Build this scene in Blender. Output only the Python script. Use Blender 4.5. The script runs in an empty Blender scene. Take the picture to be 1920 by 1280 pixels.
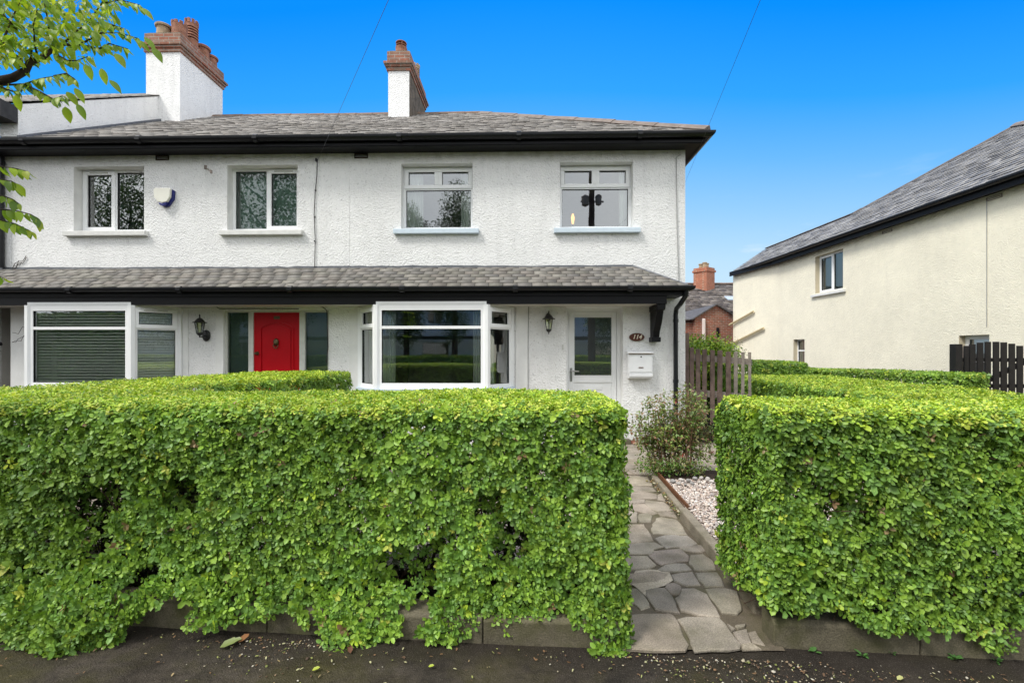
import bpy, math, random
import numpy as np
from mathutils import Vector, Matrix
random.seed(7); RNG = np.random.default_rng(11)
SC = bpy.context.scene; C = SC.collection
R = math.radians

# ------------------------------------------------------------------ camera, sky, sun, exposure
cam = bpy.data.cameras.new('camera'); camo = bpy.data.objects.new('camera', cam); C.objects.link(camo)
cam.sensor_width = 36; cam.lens = 36 * 850 / 1920; cam.shift_y = 20 / 1920
YAW = math.atan(19 / 850.)
camo.location = (0, 0, 1.48); camo.rotation_euler = (R(90), 0, YAW)
cam.clip_end = 3000; cam.clip_start = 0.05
SC.camera = camo
SC.view_settings.view_transform = 'Standard'; SC.view_settings.look = 'None'
SC.view_settings.exposure = 0.66; SC.view_settings.gamma = 1
try:
    SC.cycles.use_denoising = True; SC.cycles.denoiser = 'OPENIMAGEDENOISE'
    SC.cycles.denoising_input_passes = 'RGB_ALBEDO_NORMAL'
    SC.cycles.max_bounces = 6; SC.cycles.diffuse_bounces = 3; SC.cycles.glossy_bounces = 3
    SC.cycles.transparent_max_bounces = 10; SC.cycles.transmission_bounces = 3
    SC.cycles.sample_clamp_indirect = 6
except Exception: pass

SUN_EL, SUN_AZ = R(52), R(-125)          # azimuth measured from +Y towards +X: behind the camera, on the left
W = bpy.data.worlds.new('World'); SC.world = W; W.use_nodes = True
nt = W.node_tree; nt.nodes.clear()
def wn(t, **k):
    n = nt.nodes.new(t)
    for a, b in k.items(): setattr(n, a, b)
    return n
wl = nt.links.new
wout = wn('ShaderNodeOutputWorld'); bg = wn('ShaderNodeBackground'); wl(bg.outputs[0], wout.inputs[0])
tc = wn('ShaderNodeTexCoord'); sx = wn('ShaderNodeSeparateXYZ'); wl(tc.outputs['Generated'], sx.inputs[0])
sky = wn('ShaderNodeTexSky', sky_type='NISHITA'); sky.sun_disc = False
sky.sun_elevation = SUN_EL; sky.sun_rotation = SUN_AZ
# the clear part of the sky: deep blue overhead, pale at the horizon, over the daylight sky
rmp = wn('ShaderNodeValToRGB')      # the blue deepens with height, and a little to the sides
x2 = wn('ShaderNodeMath', operation='MULTIPLY'); wl(sx.outputs[0], x2.inputs[0]); wl(sx.outputs[0], x2.inputs[1])
xa = wn('ShaderNodeMath', operation='MULTIPLY_ADD'); wl(x2.outputs[0], xa.inputs[0]); xa.inputs[1].default_value = .75; xa.inputs[2].default_value = 1.0
xz = wn('ShaderNodeMath', operation='MULTIPLY'); wl(sx.outputs[2], xz.inputs[0]); wl(xa.outputs[0], xz.inputs[1]); wl(xz.outputs[0], rmp.inputs[0])
st = [(0.0, (.70, .85, .95)), (.10, (.62, .81, .96)), (.20, (.50, .75, .97)), (.30, (.31, .62, 1)), (.40, (.145, .49, 1)), (.50, (.03, .375, 1)), (.62, (.0, .275, 1.0))]
e = rmp.color_ramp.elements
e[0].position = st[0][0]; e[0].color = (*st[0][1], 1); e[1].position = st[1][0]; e[1].color = (*st[1][1], 1)
for p, c in st[2:]:
    q = e.new(p); q.color = (*c, 1)
scl = wn('ShaderNodeVectorMath', operation='SCALE'); wl(rmp.outputs[0], scl.inputs[0]); scl.inputs['Scale'].default_value = 6.65
tint = wn('ShaderNodeMix', data_type='RGBA'); tint.inputs[0].default_value = .98
wl(sky.outputs[0], tint.inputs[6]); wl(scl.outputs[0], tint.inputs[7])
# the overcast part, behind the camera and overhead
cn = wn('ShaderNodeTexNoise'); cn.inputs['Scale'].default_value = 2.2; cn.inputs['Detail'].default_value = 4
wl(tc.outputs['Generated'], cn.inputs['Vector'])
cr = wn('ShaderNodeValToRGB'); wl(cn.outputs[0], cr.inputs[0])
cr.color_ramp.elements[0].position = .3; cr.color_ramp.elements[0].color = (8.6, 9.0, 9.6, 1)
cr.color_ramp.elements[1].position = .75; cr.color_ramp.elements[1].color = (12.6, 12.7, 12.8, 1)
mr = wn('ShaderNodeMapRange', interpolation_type='SMOOTHSTEP'); wl(sx.outputs[1], mr.inputs[0])
mr.inputs[1].default_value = .30; mr.inputs[2].default_value = .56
skm = wn('ShaderNodeMix', data_type='RGBA'); wl(mr.outputs[0], skm.inputs[0]); wl(cr.outputs[0], skm.inputs[6]); wl(tint.outputs[2], skm.inputs[7])
# a few faint wisps low in the clear part
wz = wn('ShaderNodeMapping'); wl(tc.outputs['Generated'], wz.inputs[0]); wz.inputs['Scale'].default_value = (3, 3, 11)
wnz = wn('ShaderNodeTexNoise'); wl(wz.outputs[0], wnz.inputs['Vector']); wnz.inputs['Scale'].default_value = 2.6; wnz.inputs['Detail'].default_value = 6
wr = wn('ShaderNodeMapRange', interpolation_type='SMOOTHSTEP'); wl(wnz.outputs[0], wr.inputs[0]); wr.inputs[1].default_value = .60; wr.inputs[2].default_value = .82; wr.inputs[4].default_value = .55
wlo = wn('ShaderNodeMapRange', interpolation_type='SMOOTHSTEP'); wl(sx.outputs[2], wlo.inputs[0]); wlo.inputs[1].default_value = .36; wlo.inputs[2].default_value = .12
wm = wn('ShaderNodeMath', operation='MULTIPLY'); wl(wr.outputs[0], wm.inputs[0]); wl(wlo.outputs[0], wm.inputs[1])
wmix = wn('ShaderNodeMix', data_type='RGBA'); wl(wm.outputs[0], wmix.inputs[0]); wl(skm.outputs[2], wmix.inputs[6]); wmix.inputs[7].default_value = (6.6, 6.8, 7.0, 1)
wl(wmix.outputs[2], bg.inputs[0]); bg.inputs[1].default_value = .10

sl = bpy.data.lights.new('sun', 'SUN'); so = bpy.data.objects.new('sun', sl); C.objects.link(so)
sl.energy = 2.0; sl.angle = R(14); sl.color = (1, .965, .90)
sdir = Vector((math.cos(SUN_EL) * math.sin(SUN_AZ), math.cos(SUN_EL) * math.cos(SUN_AZ), math.sin(SUN_EL)))
so.rotation_euler = sdir.to_track_quat('Z', 'Y').to_euler(); so.location = sdir * 60

# ------------------------------------------------------------------ pixel-to-place helpers (photo 1920 wide)
_c, _s = math.cos(YAW), math.sin(YAW)
def ray(px, py):
    a = (px - 960) / 850.; b = (660 - py) / 850.
    return Vector((-_s + a * _c, _c + a * _s, b))
EYE = Vector((0, 0, 1.48))
def at(px, py, Y):
    d = ray(px, py); return EYE + d * (Y / d.y)
def gnd(px, py, z=0.0):
    d = ray(px, py); return EYE + d * ((z - 1.48) / d.z)
def onpl(px, py, p, n):
    d = ray(px, py); n = Vector(n); return EYE + d * ((Vector(p) - EYE).dot(n) / d.dot(n))

# ------------------------------------------------------------------ materials
class Mt:
    def __init__(s, name):
        s.m = bpy.data.materials.new(name); s.m.use_nodes = True; s.t = s.m.node_tree; s.t.nodes.clear()
        s.out = s.n('ShaderNodeOutputMaterial'); s.g = None
    def n(s, t, **k):
        x = s.t.nodes.new(t)
        for a, b in k.items(): setattr(x, a, b)
        return x
    def l(s, a, b): s.t.links.new(a, b)
    def put(s, v, inp):
        if isinstance(v, bpy.types.NodeSocket): s.l(v, inp)
        elif isinstance(v, (tuple, list)) and len(v) == 3 and inp.type == 'RGBA': inp.default_value = (*v, 1)
        else: inp.default_value = v
    def pos(s):
        if not s.g: s.g = s.n('ShaderNodeNewGeometry')
        return s.g.outputs['Position']
    def mapv(s, sc, v=None):
        x = s.n('ShaderNodeMapping'); s.l(v or s.pos(), x.inputs[0]); x.inputs['Scale'].default_value = sc; return x.outputs[0]
    def noise(s, sc, det=3, v=None, rough=.55, col=False):
        x = s.n('ShaderNodeTexNoise'); s.l(v or s.pos(), x.inputs['Vector']); x.inputs['Scale'].default_value = sc
        x.inputs['Detail'].default_value = det; x.inputs['Roughness'].default_value = rough; return x.outputs[1 if col else 0]
    def vor(s, sc, v=None, feat='F1', out=0):
        x = s.n('ShaderNodeTexVoronoi', feature=feat); s.l(v or s.pos(), x.inputs['Vector']); x.inputs['Scale'].default_value = sc; return x.outputs[out]
    def ramp(s, f, *st):
        x = s.n('ShaderNodeValToRGB'); s.l(f, x.inputs[0]); e = x.color_ramp.elements
        for i, (p, c) in enumerate(st):
            q = e[i] if i < 2 else e.new(p)
            q.position = p; q.color = (*((c,) * 3 if not isinstance(c, tuple) else c), 1)
        return x.outputs[0]
    def mix(s, f, a, b, bl='MIX'):
        x = s.n('ShaderNodeMix', data_type='RGBA', blend_type=bl); s.put(f, x.inputs[0]); s.put(a, x.inputs[6]); s.put(b, x.inputs[7]); return x.outputs[2]
    def math(s, op, a, b=0.0, c=0.0):
        x = s.n('ShaderNodeMath', operation=op); s.put(a, x.inputs[0]); s.put(b, x.inputs[1]); s.put(c, x.inputs[2]); return x.outputs[0]
    def sep(s, i, v=None):
        x = s.n('ShaderNodeSeparateXYZ'); s.l(v or s.pos(), x.inputs[0]); return x.outputs[i]
    def comb(s, a, b, c=0.0):
        x = s.n('ShaderNodeCombineXYZ')
        for v, i in zip((a, b, c), x.inputs): s.put(v, i)
        return x.outputs[0]
    def band(s, v, lo, hi):
        x = s.n('ShaderNodeMapRange', interpolation_type='SMOOTHSTEP'); s.put(v, x.inputs[0]); x.inputs[1].default_value = lo; x.inputs[2].default_value = hi; return x.outputs[0]
    def bump(s, h, st=.5, d=.01):
        x = s.n('ShaderNodeBump'); s.l(h, x.inputs['Height']); x.inputs['Strength'].default_value = st; x.inputs['Distance'].default_value = d; return x.outputs[0]
    def attr(s, name='Col'):
        x = s.n('ShaderNodeAttribute'); x.attribute_name = name; return x.outputs[0]
    def bsdf(s, col, rough=.6, spec=.4, nrm=None, metal=0.0):
        b = s.n('ShaderNodeBsdfPrincipled'); s.put(col, b.inputs['Base Color']); s.put(rough, b.inputs['Roughness'])
        b.inputs['Specular IOR Level'].default_value = spec; b.inputs['Metallic'].default_value = metal
        if nrm: s.l(nrm, b.inputs['Normal'])
        s.b = b; return b.outputs[0]
    def done(s, sh): s.l(sh, s.out.inputs[0]); return s.m

def plain(name, col, rough=.5, spec=.4, var=.12, sc=9, bump=0, metal=0.0):
    m = Mt(name); f = m.noise(sc, 4)
    c = m.mix(m.ramp(f, (.3, 1 - var), (.7, 1 + var * .5)), (0, 0, 0), col, 'MIX') if False else m.mix(1.0, col, m.ramp(f, (.3, 1 - var), (.75, 1.0)), 'MULTIPLY')
    n = m.bump(m.noise(sc * 6, 3), bump, .01) if bump else None
    return m.done(m.bsdf(c, rough, spec, n, metal))

def roughcast(name, col, algae=True, amt=1.0, zt=(4.50, 4.70)):
    m = Mt(name); n1 = m.noise(36, 4, rough=.6); v = m.vor(46)
    h = m.math('ADD', m.math('ADD', m.math('MULTIPLY', n1, .8), m.math('MULTIPLY', v, .5)), m.math('MULTIPLY', m.noise(17, 2), .35))
    c = m.mix(1.0, col, m.ramp(m.noise(1.1, 4), (.3, .90), (.7, 1.0)), 'MULTIPLY')
    c = m.mix(1.0, c, m.ramp(m.noise(7, 3), (.3, .94), (.7, 1.0)), 'MULTIPLY')
    pits = m.ramp(m.noise(31, 3, rough=.5), (.31, 1.0), (.385, 0.0))
    c = m.mix(m.math('MULTIPLY', pits, .55 * amt), c, tuple(x * .55 for x in col))
    drip = m.ramp(m.noise(5, 3, m.mapv((1.6, 1.6, .16))), (.5, 0.0), (.75, 1.0))
    c = m.mix(m.math('MULTIPLY', drip, .20 * amt), c, tuple(x * .62 for x in col))
    if algae:
        z = m.sep(2)
        top = m.math('MULTIPLY', m.band(z, *zt), m.ramp(m.noise(6, 4), (.28, .15), (.62, 1.0)))
        c = m.mix(m.math('MULTIPLY', top, .55), c, (.36, .36, .26))
        bot = m.math('MULTIPLY', m.math('SUBTRACT', 1.0, m.band(z, .05, .55)), m.ramp(m.noise(5, 4), (.35, .0), (.65, 1.0)))
        c = m.mix(m.math('MULTIPLY', bot, .5), c, (.38, .37, .29))
    return m.done(m.bsdf(c, .85, .2, m.bump(h, .68, .020)))

def slate_mat(name, lichen=.2):
    m = Mt(name); a = m.attr()
    c = m.mix(1.0, a, m.ramp(m.noise(2.0, 5), (.3, .84), (.7, 1.06)), 'MULTIPLY')
    li = m.ramp(m.noise(14, 4), (.56, 0.0), (.70, 1.0))
    c = m.mix(m.math('MULTIPLY', li, lichen), c, (.33, .31, .24))
    da = m.ramp(m.noise(.8, 4, m.mapv((1, 1, 1))), (.45, 0.0), (.68, 1.0))
    c = m.mix(m.math('MULTIPLY', da, .22), c, (.10, .085, .065))
    return m.done(m.bsdf(c, .62, .35, m.bump(m.noise(40, 4), .35, .006)))

def brick_mat(name, c1, c2, mort, sc=1.0, dirt=.35):
    m = Mt(name); vec = m.comb(m.math('ADD', m.sep(0), m.sep(1)), m.sep(2))
    b = m.n('ShaderNodeTexBrick'); m.l(vec, b.inputs['Vector']); m.put(c1, b.inputs['Color1']); m.put(c2, b.inputs['Color2']); m.put(mort, b.inputs['Mortar'])
    b.inputs['Scale'].default_value = sc; b.inputs['Brick Width'].default_value = .225; b.inputs['Row Height'].default_value = .075
    b.inputs['Mortar Size'].default_value = .008; b.inputs['Bias'].default_value = -.1
    c = m.mix(1.0, b.outputs[0], m.ramp(m.noise(9, 4), (.3, .7), (.7, 1.1)), 'MULTIPLY')
    c = m.mix(m.math('MULTIPLY', m.ramp(m.noise(3, 5), (.5, 0.0), (.7, 1.0)), dirt), c, (.10, .09, .07))
    return m.done(m.bsdf(c, .85, .2, m.bump(m.noise(60, 3), .4, .006)))

def leaf_mat(name, trans=.20, rough=.45, spec=.40):
    m = Mt(name); a = m.attr()
    c = m.mix(1.0, a, m.ramp(m.noise(5, 2), (.3, .85), (.7, 1.1)), 'MULTIPLY')
    p = m.bsdf(c, rough, spec); t = m.n('ShaderNodeBsdfTranslucent'); m.l(m.mix(1.0, c, (1.25, 1.3, .6), 'MULTIPLY'), t.inputs[0])
    x = m.n('ShaderNodeMixShader'); x.inputs[0].default_value = trans; m.l(p, x.inputs[1]); m.l(t.outputs[0], x.inputs[2])
    return m.done(x.outputs[0])

def glass_mat(name, k=2.1, add=.17, tint=(.93, .96, .94), rough=0.0):
    m = Mt(name); fr = m.n('ShaderNodeFresnel'); fr.inputs[0].default_value = 1.5
    f = m.math('MINIMUM', m.math('ADD', m.math('MULTIPLY', fr.outputs[0], k), add), .95)
    g = m.n('ShaderNodeBsdfGlossy'); g.inputs['Roughness'].default_value = rough; m.put((.93, .96, .97), g.inputs[0])
    m.l(m.bump(m.noise(1.6, 1), .02, .04), g.inputs['Normal'])
    t = m.n('ShaderNodeBsdfTransparent'); m.put(tint, t.inputs[0])
    x = m.n('ShaderNodeMixShader'); m.l(f, x.inputs[0]); m.l(t.outputs[0], x.inputs[1]); m.l(g.outputs[0], x.inputs[2])
    return m.done(x.outputs[0])

MWALL = roughcast('white_roughcast', (.87, .87, .86)); MWALLH = roughcast('white_roughcast_high', (.87, .87, .86), False, 1.3)
MCREAM = roughcast('cream_roughcast', (.90, .845, .68), amt=.4, zt=(4.42, 4.70))
MSMOOTH = plain('smooth_white_plaster', (.82, .82, .80), .7, .25, .10, 6, .25)
MREVEAL = plain('painted_reveal', (.80, .80, .78), .7, .25, .16, 7, .2)
MINT = plain('interior_paint', (.58, .56, .52), .9, .1, .1)
MUPVC = plain('white_upvc', (.88, .89, .89), .32, .45, .04, 3)
MSILLB = plain('pale_blue_sill_paint', (.60, .70, .78), .5, .4, .10, 12, .1)
MSILLW = plain('white_sill_paint', (.74, .74, .71), .55, .35, .14, 12, .15)
MBLACK = plain('black_paint', (.007, .007, .009), .5, .22, .25, 14, .08)
MGUT = plain('black_gutter_plastic', (.010, .011, .014), .36, .35, .3, 20)
MSOF = plain('soffit_cream_paint', (.62, .59, .53), .7, .2, .15, 8)
MRED = plain('red_door_paint', (.46, .0, .006), .42, .28, .10, 7, .05)
MDFRAME = plain('grey_white_timber', (.62, .62, .58), .5, .35, .14, 15, .1)
MSLATE = slate_mat('weathered_slate', .16); MSLATE2 = slate_mat('grey_slate', .12)
MLEAD = plain('lead_flashing', (.14, .15, .17), .5, .4, .35, 9, .3)
MDECK = plain('roof_deck', (.03, .03, .03), .9, .1)
MBRICK = brick_mat('chimney_brick', (.33, .13, .085), (.27, .165, .12), (.33, .30, .26), 1.0, .5)
MBRICK2 = brick_mat('far_brick', (.33, .10, .055), (.26, .13, .085), (.36, .30, .25), 1.0, .3)
MPOT = plain('terracotta_pot', (.40, .19, .125), .8, .2, .55, 12, .4)
MPOTB = plain('buff_pot', (.44, .33, .22), .8, .2, .35, 12, .4)
MGLASS = glass_mat('window_glass')
MFROST = glass_mat('dim_glass', 1.6, .05, (.55, .62, .60))
MCURT = plain('curtain_cloth', (.66, .72, .66), .9, .1, .06, 3)
MBLIND = plain('blind_slat', (.82, .84, .80), .5, .3, .06, 3)
MSHADE = plain('roller_blind_cloth', (.50, .66, .56), .85, .1, .25, 3)
MIRON = plain('black_iron', (.012, .012, .012), .45, .5, .3, 30)
MLGLASS = glass_mat('lantern_glass', 1.6, .06, (.80, .80, .74))
MCHROME = plain('brushed_metal', (.55, .55, .54), .3, .5, .1, 10, 0, 1.0)
MBRASS = plain('dark_brass', (.12, .085, .04), .4, .5, .3, 30, 0, .6)
MMAIL = plain('white_enamel', (.78, .79, .80), .28, .5, .06, 6)
MRUST = plain('rust', (.17, .075, .035), .8, .2, .5, 30, .3)
MPLAQ = plain('brown_plaque', (.10, .022, .010), .35, .5, .2, 20)
MGOLD = plain('cream_lettering', (.80, .74, .60), .5, .4, .05)
MALARM = plain('cream_plastic', (.80, .79, .70), .4, .4, .05)
MBLUE = plain('blue_plastic', (.012, .018, .16), .3, .5, .1)
MWOODB = plain('weathered_brown_timber', (.19, .135, .115), .85, .2, .55, 11, .5)
MWOODG = plain('weathered_grey_timber', (.32, .275, .24), .85, .2, .45, 11, .5)
MGATEB = plain('black_stained_timber', (.016, .014, .014), .6, .35, .5, 14, .3)
MLEAF = leaf_mat('privet_leaf'); MTLEAF = leaf_mat('tree_leaf', .48, .42, .45)
MBARK = plain('bark', (.075, .055, .045), .9, .15, .5, 40, .6)
MTWIG = plain('hedge_twig', (.10, .062, .045), .9, .15, .4, 30, .3)
def concrete(name, col, moss=.4, sc=1.0, attr=False):
    m = Mt(name); c = m.mix(1.0, m.mix(1.0, col, m.attr(), 'MULTIPLY') if attr else col, m.ramp(m.noise(5 * sc, 6), (.3, .62), (.7, 1.12)), 'MULTIPLY')
    c = m.mix(1.0, c, m.ramp(m.noise(150, 2), (.35, .70), (.65, 1.12)), 'MULTIPLY')
    c = m.mix(m.math('MULTIPLY', m.ramp(m.noise(4.5, 5), (.47, 0.0), (.66, 1.0)), moss), c, (.075, .075, .028))
    sp = m.ramp(m.vor(95), (.10, 1.0), (.17, 0.0))
    c = m.mix(m.math('MULTIPLY', sp, .35), c, tuple(min(1, x * 1.7) for x in col))
    return m.done(m.bsdf(c, .85, .22, m.bump(m.noise(110, 4), .45, .008)))
MCONC = concrete('kerb_concrete', (.165, .145, .10), .75)
MSLAB = concrete('paving_slab', (.385, .335, .275), .34, 1.0, True); MEDGE = concrete('edging_concrete', (.30, .26, .20), .45)
MJOINT = concrete('joint_mortar', (.16, .132, .095), .6)
MCEM = concrete('pale_cement', (.56, .48, .37), .08)
MSOIL = plain('garden_soil', (.055, .04, .03), .95, .1, .5, 14, .6)
def asphalt():
    m = Mt('old_asphalt'); c = m.mix(1.0, (.050, .041, .032), m.ramp(m.noise(3.2, 6), (.3, .45), (.7, 1.5)), 'MULTIPLY'); c = m.mix(1.0, c, m.ramp(m.noise(22, 5, rough=.7), (.32, .6), (.68, 1.4)), 'MULTIPLY')
    c = m.mix(m.math('MULTIPLY', m.ramp(m.noise(1.7, 6, rough=.65), (.46, 0.0), (.64, 1.0)), .7), c, (.062, .056, .014))
    c = m.mix(m.math('MULTIPLY', m.ramp(m.noise(2.4, 6, m.mapv((1, 1.7, 1)), rough=.7), (.52, 0.0), (.68, 1.0)), .7), c, (.024, .018, .013))
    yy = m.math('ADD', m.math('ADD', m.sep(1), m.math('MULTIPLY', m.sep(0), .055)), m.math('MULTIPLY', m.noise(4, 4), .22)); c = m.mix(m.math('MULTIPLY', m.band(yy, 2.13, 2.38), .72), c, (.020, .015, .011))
    g = m.vor(170); c = m.mix(m.math('MULTIPLY', m.ramp(g, (.14, 1.0), (.22, 0.0)), .7), c, (.19, .17, .145))
    h = m.math('ADD', m.noise(150, 4), m.math('MULTIPLY', m.noise(14, 4), 1.3))
    return m.done(m.bsdf(c, .82, .25, m.bump(h, 1.0, .014)))
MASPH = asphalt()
def gravelbase():
    m = Mt('pink_gravel'); col = m.vor(48, out=1); d = m.vor(48)
    f = m.sep(0, col)
    c = m.ramp(f, (0.0, (.42, .33, .27)), (.35, (.56, .47, .40)), (.6, (.42, .39, .37)), (.85, (.66, .58, .52)))
    c = m.mix(m.math('MULTIPLY', m.band(d, .3, .62), .75), c, (.14, .10, .08))
    return m.done(m.bsdf(c, .8, .25, m.bump(m.math('SUBTRACT', 1.0, d), 1.0, .02)))
MGRAV = gravelbase()
def colored(name, rough=.75, spec=.25):
    m = Mt(name); c = m.mix(1.0, m.attr(), m.ramp(m.noise(60, 3), (.3, .8), (.7, 1.08)), 'MULTIPLY'); return m.done(m.bsdf(c, rough, spec))
MSTONE = colored('pebble_stone'); MPET = leaf_mat('petal', .25)
MTURF = plain('lawn_grass', (.05, .10, .025), .9, .15, .5, 20, .6)
MROAD = plain('road_asphalt', (.05, .05, .052), .85, .2, .3, 8, .4)

# ------------------------------------------------------------------ mesh helpers
class MB:
    def __init__(s): s.v = []; s.f = []; s.mi = []; s.col = []
    def add(s, vs, fs, mi=0, col=None):
        o = len(s.v); s.v += [tuple(v) for v in vs]
        for f in fs: s.f.append([i + o for i in f]); s.mi.append(mi)
        s.col += [col or (1, 1, 1)] * len(vs); return s
    def box(s, x0, x1, y0, y1, z0, z1, mi=0, T=None, col=None):
        vs = [Vector((x, y, z)) for z in (z0, z1) for y in (y0, y1) for x in (x0, x1)]
        if T: vs = [T(v) for v in vs]
        return s.add(vs, [(0, 2, 3, 1), (4, 5, 7, 6), (0, 1, 5, 4), (2, 6, 7, 3), (0, 4, 6, 2), (1, 3, 7, 5)], mi, col)
    def quad(s, a, b, c, d, mi=0): return s.add([a, b, c, d], [(0, 1, 2, 3)], mi)
    def prism(s, poly, ax, lo, hi, mi=0, T=None):
        """poly in the two other axes (in order), extruded along ax"""
        n = len(poly); vs = []
        for h in (lo, hi):
            for p in poly:
                v = list(p); v.insert(ax, h); v = Vector(v); vs.append(T(v) if T else v)
        fs = [tuple(range(n))[::-1], tuple(range(n, 2 * n))] + [(i, (i + 1) % n, n + (i + 1) % n, n + i) for i in range(n)]
        return s.add(vs, fs, mi)
    def tube(s, pts, rad, seg=6, mi=0, col=None, cap=True):
        pts = [Vector(p) for p in pts]; rad = [rad] * len(pts) if isinstance(rad, (int, float)) else rad
        vs = []; fs = []; up = None
        for i, p in enumerate(pts):
            t = (pts[min(i + 1, len(pts) - 1)] - pts[max(i - 1, 0)]).normalized()
            if up is None: up = t.orthogonal().normalized()
            a = (up - t * up.dot(t)); a = a.normalized() if a.length > 1e-6 else t.orthogonal().normalized(); up = a; b = t.cross(a)
            for k in range(seg):
                w = 2 * math.pi * k / seg; vs.append(p + (a * math.cos(w) + b * math.sin(w)) * rad[i])
        for i in range(len(pts) - 1):
            for k in range(seg):
                fs.append((i * seg + k, i * seg + (k + 1) % seg, (i + 1) * seg + (k + 1) % seg, (i + 1) * seg + k))
        if cap: fs += [tuple(range(seg))[::-1], tuple(range((len(pts) - 1) * seg, len(pts) * seg))]
        return s.add(vs, fs, mi, col)
    def lathe(s, prof, c=(0, 0, 0), seg=14, mi=0, sq=None, rot=0):
        vs = []; fs = []
        for r, z in prof:
            for k in range(seg):
                w = 2 * math.pi * k / seg + rot; vs.append((c[0] + r * math.cos(w), c[1] + r * math.sin(w), c[2] + z))
        m = len(prof)
        for i in range(m - 1):
            for k in range(seg): fs.append((i * seg + k, i * seg + (k + 1) % seg, (i + 1) * seg + (k + 1) % seg, (i + 1) * seg + k))
        fs += [tuple(range(seg))[::-1], tuple(range((m - 1) * seg, m * seg))]
        return s.add(vs, fs, mi)
    def build(s, name, mats, parent=None, smooth=False, bevel=0):
        me = bpy.data.meshes.new(name); me.from_pydata(s.v, [], s.f)
        for m in (mats if isinstance(mats, (list, tuple)) else [mats]): me.materials.append(m)
        me.polygons.foreach_set('material_index', s.mi)
        if any(c != (1, 1, 1) for c in s.col):
            ca = me.color_attributes.new('Col', 'FLOAT_COLOR', 'POINT')
            ca.data.foreach_set('color', np.hstack([np.array(s.col, float), np.ones((len(s.col), 1))]).ravel())
        if smooth: me.polygons.foreach_set('use_smooth', [True] * len(me.polygons))
        me.update(); o = bpy.data.objects.new(name, me); C.objects.link(o)
        if bevel:
            b = o.modifiers.new('bevel', 'BEVEL'); b.width = bevel; b.segments = 2; b.limit_method = 'ANGLE'
        if parent: par(o, parent)
        return o
def par(o, p): o.parent = p; o.matrix_parent_inverse = wmat(p).inverted()
def wmat(p):
    m = Matrix.LocRotScale(p.location, p.rotation_euler, p.scale)
    return wmat(p.parent) @ p.matrix_parent_inverse @ m if p.parent else m
def tag(o, label=None, cat=None, group=None, kind=None):
    for k, v in (('label', label), ('category', cat), ('group', group), ('kind', kind)):
        if v: o[k] = v
    return o
def empty(name, loc, label, cat, group=None, rz=0):
    o = bpy.data.objects.new(name, None); C.objects.link(o); o.location = loc; o.rotation_euler = (0, 0, rz); o.empty_display_size = .1
    return tag(o, label, cat, group)
def struct(name, mb, mats, **k):
    o = mb.build(name, mats, **k); o['kind'] = 'structure'; return o

def np_mesh(name, V, tl, ts, per, n, cols, mat, parent=None, smooth=True):
    """n copies of a template with `per` vertices; tl = template loops, ts = template loop starts"""
    me = bpy.data.meshes.new(name); L = len(tl)
    me.vertices.add(n * per); me.vertices.foreach_set('co', V.astype(np.float32).ravel())
    lv = (np.array(tl)[None] + per * np.arange(n)[:, None]).ravel(); ls = (np.array(ts)[None] + L * np.arange(n)[:, None]).ravel()
    me.loops.add(len(lv)); me.loops.foreach_set('vertex_index', lv.astype(np.int32))
    me.polygons.add(len(ls)); me.polygons.foreach_set('loop_start', ls.astype(np.int32))
    if smooth: me.polygons.foreach_set('use_smooth', np.ones(len(ls), bool))
    me.update(calc_edges=True)
    if cols is not None:
        ca = me.color_attributes.new('Col', 'FLOAT_COLOR', 'POINT')
        cc = np.repeat(np.hstack([cols, np.ones((n, 1))]), per, 0); ca.data.foreach_set('color', cc.astype(np.float32).ravel())
    me.materials.append(mat); o = bpy.data.objects.new(name, me); C.objects.link(o)
    if parent: par(o, parent)
    return o
def nrmz(a): return a / np.maximum(np.linalg.norm(a, axis=1, keepdims=True), 1e-9)
LT_S = np.array([0, .25, .74, 1, .74, .25, .28, .70]); LT_T = np.array([0, -.90, -.88, 0, .88, .90, 0, 0])
HT_S = np.array([0, .07, .18, .34, .52, .70, .86, 1, .86, .70, .52, .34, .18, .07, .2, .45, .72]); HT_T = np.array([0, -.30, -.68, -.96, -1, -.80, -.42, 0, .42, .80, 1, .96, .68, .30, 0, 0, 0])
HT_F = [(0, 13, 12, 14), (12, 11, 15, 14), (11, 10, 15), (10, 9, 16, 15), (9, 8, 16), (8, 7, 16), (0, 14, 2, 1), (14, 15, 3, 2), (15, 4, 3), (15, 16, 5, 4), (16, 6, 5), (16, 7, 6)]
HT_L = [i for f in HT_F for i in f]; HT_ST = [sum(len(g) for g in HT_F[:k]) for k in range(len(HT_F))]
LT_L = [0, 5, 6, 4, 3, 7, 0, 6, 1, 7, 3, 2, 5, 4, 7, 6, 6, 7, 2, 1]; LT_ST = [0, 3, 6, 9, 12, 16]
LQ_S = np.array([0, .5, 1, .5]); LQ_T = np.array([0, -1, 0, 1]); LQ_L = [0, 3, 2, 1]; LQ_ST = [0]
def leaves(name, P, D, Nn, Ln, Wd, cols, mat, parent=None, fold=.35, curl=.18, lo=False, hi=False):
    n = len(P); D = nrmz(D); S = nrmz(np.cross(D, Nn)); U = np.cross(S, D)
    s, t = (LQ_S, LQ_T) if lo else (HT_S, HT_T) if hi else (LT_S, LT_T); k = len(s)
    V = (P[:, None] + D[:, None] * (Ln[:, None] * s[None])[:, :, None] + S[:, None] * (Wd[:, None] * .5 * t[None])[:, :, None]
         + U[:, None] * ((fold * Wd[:, None] * .5 * np.abs(t)[None]) - curl * Ln[:, None] * (s ** 2)[None])[:, :, None])
    return np_mesh(name, V, LQ_L if lo else HT_L if hi else LT_L, LQ_ST if lo else HT_ST if hi else LT_ST, k, n, cols, mat, parent)
_ns = {}
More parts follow.
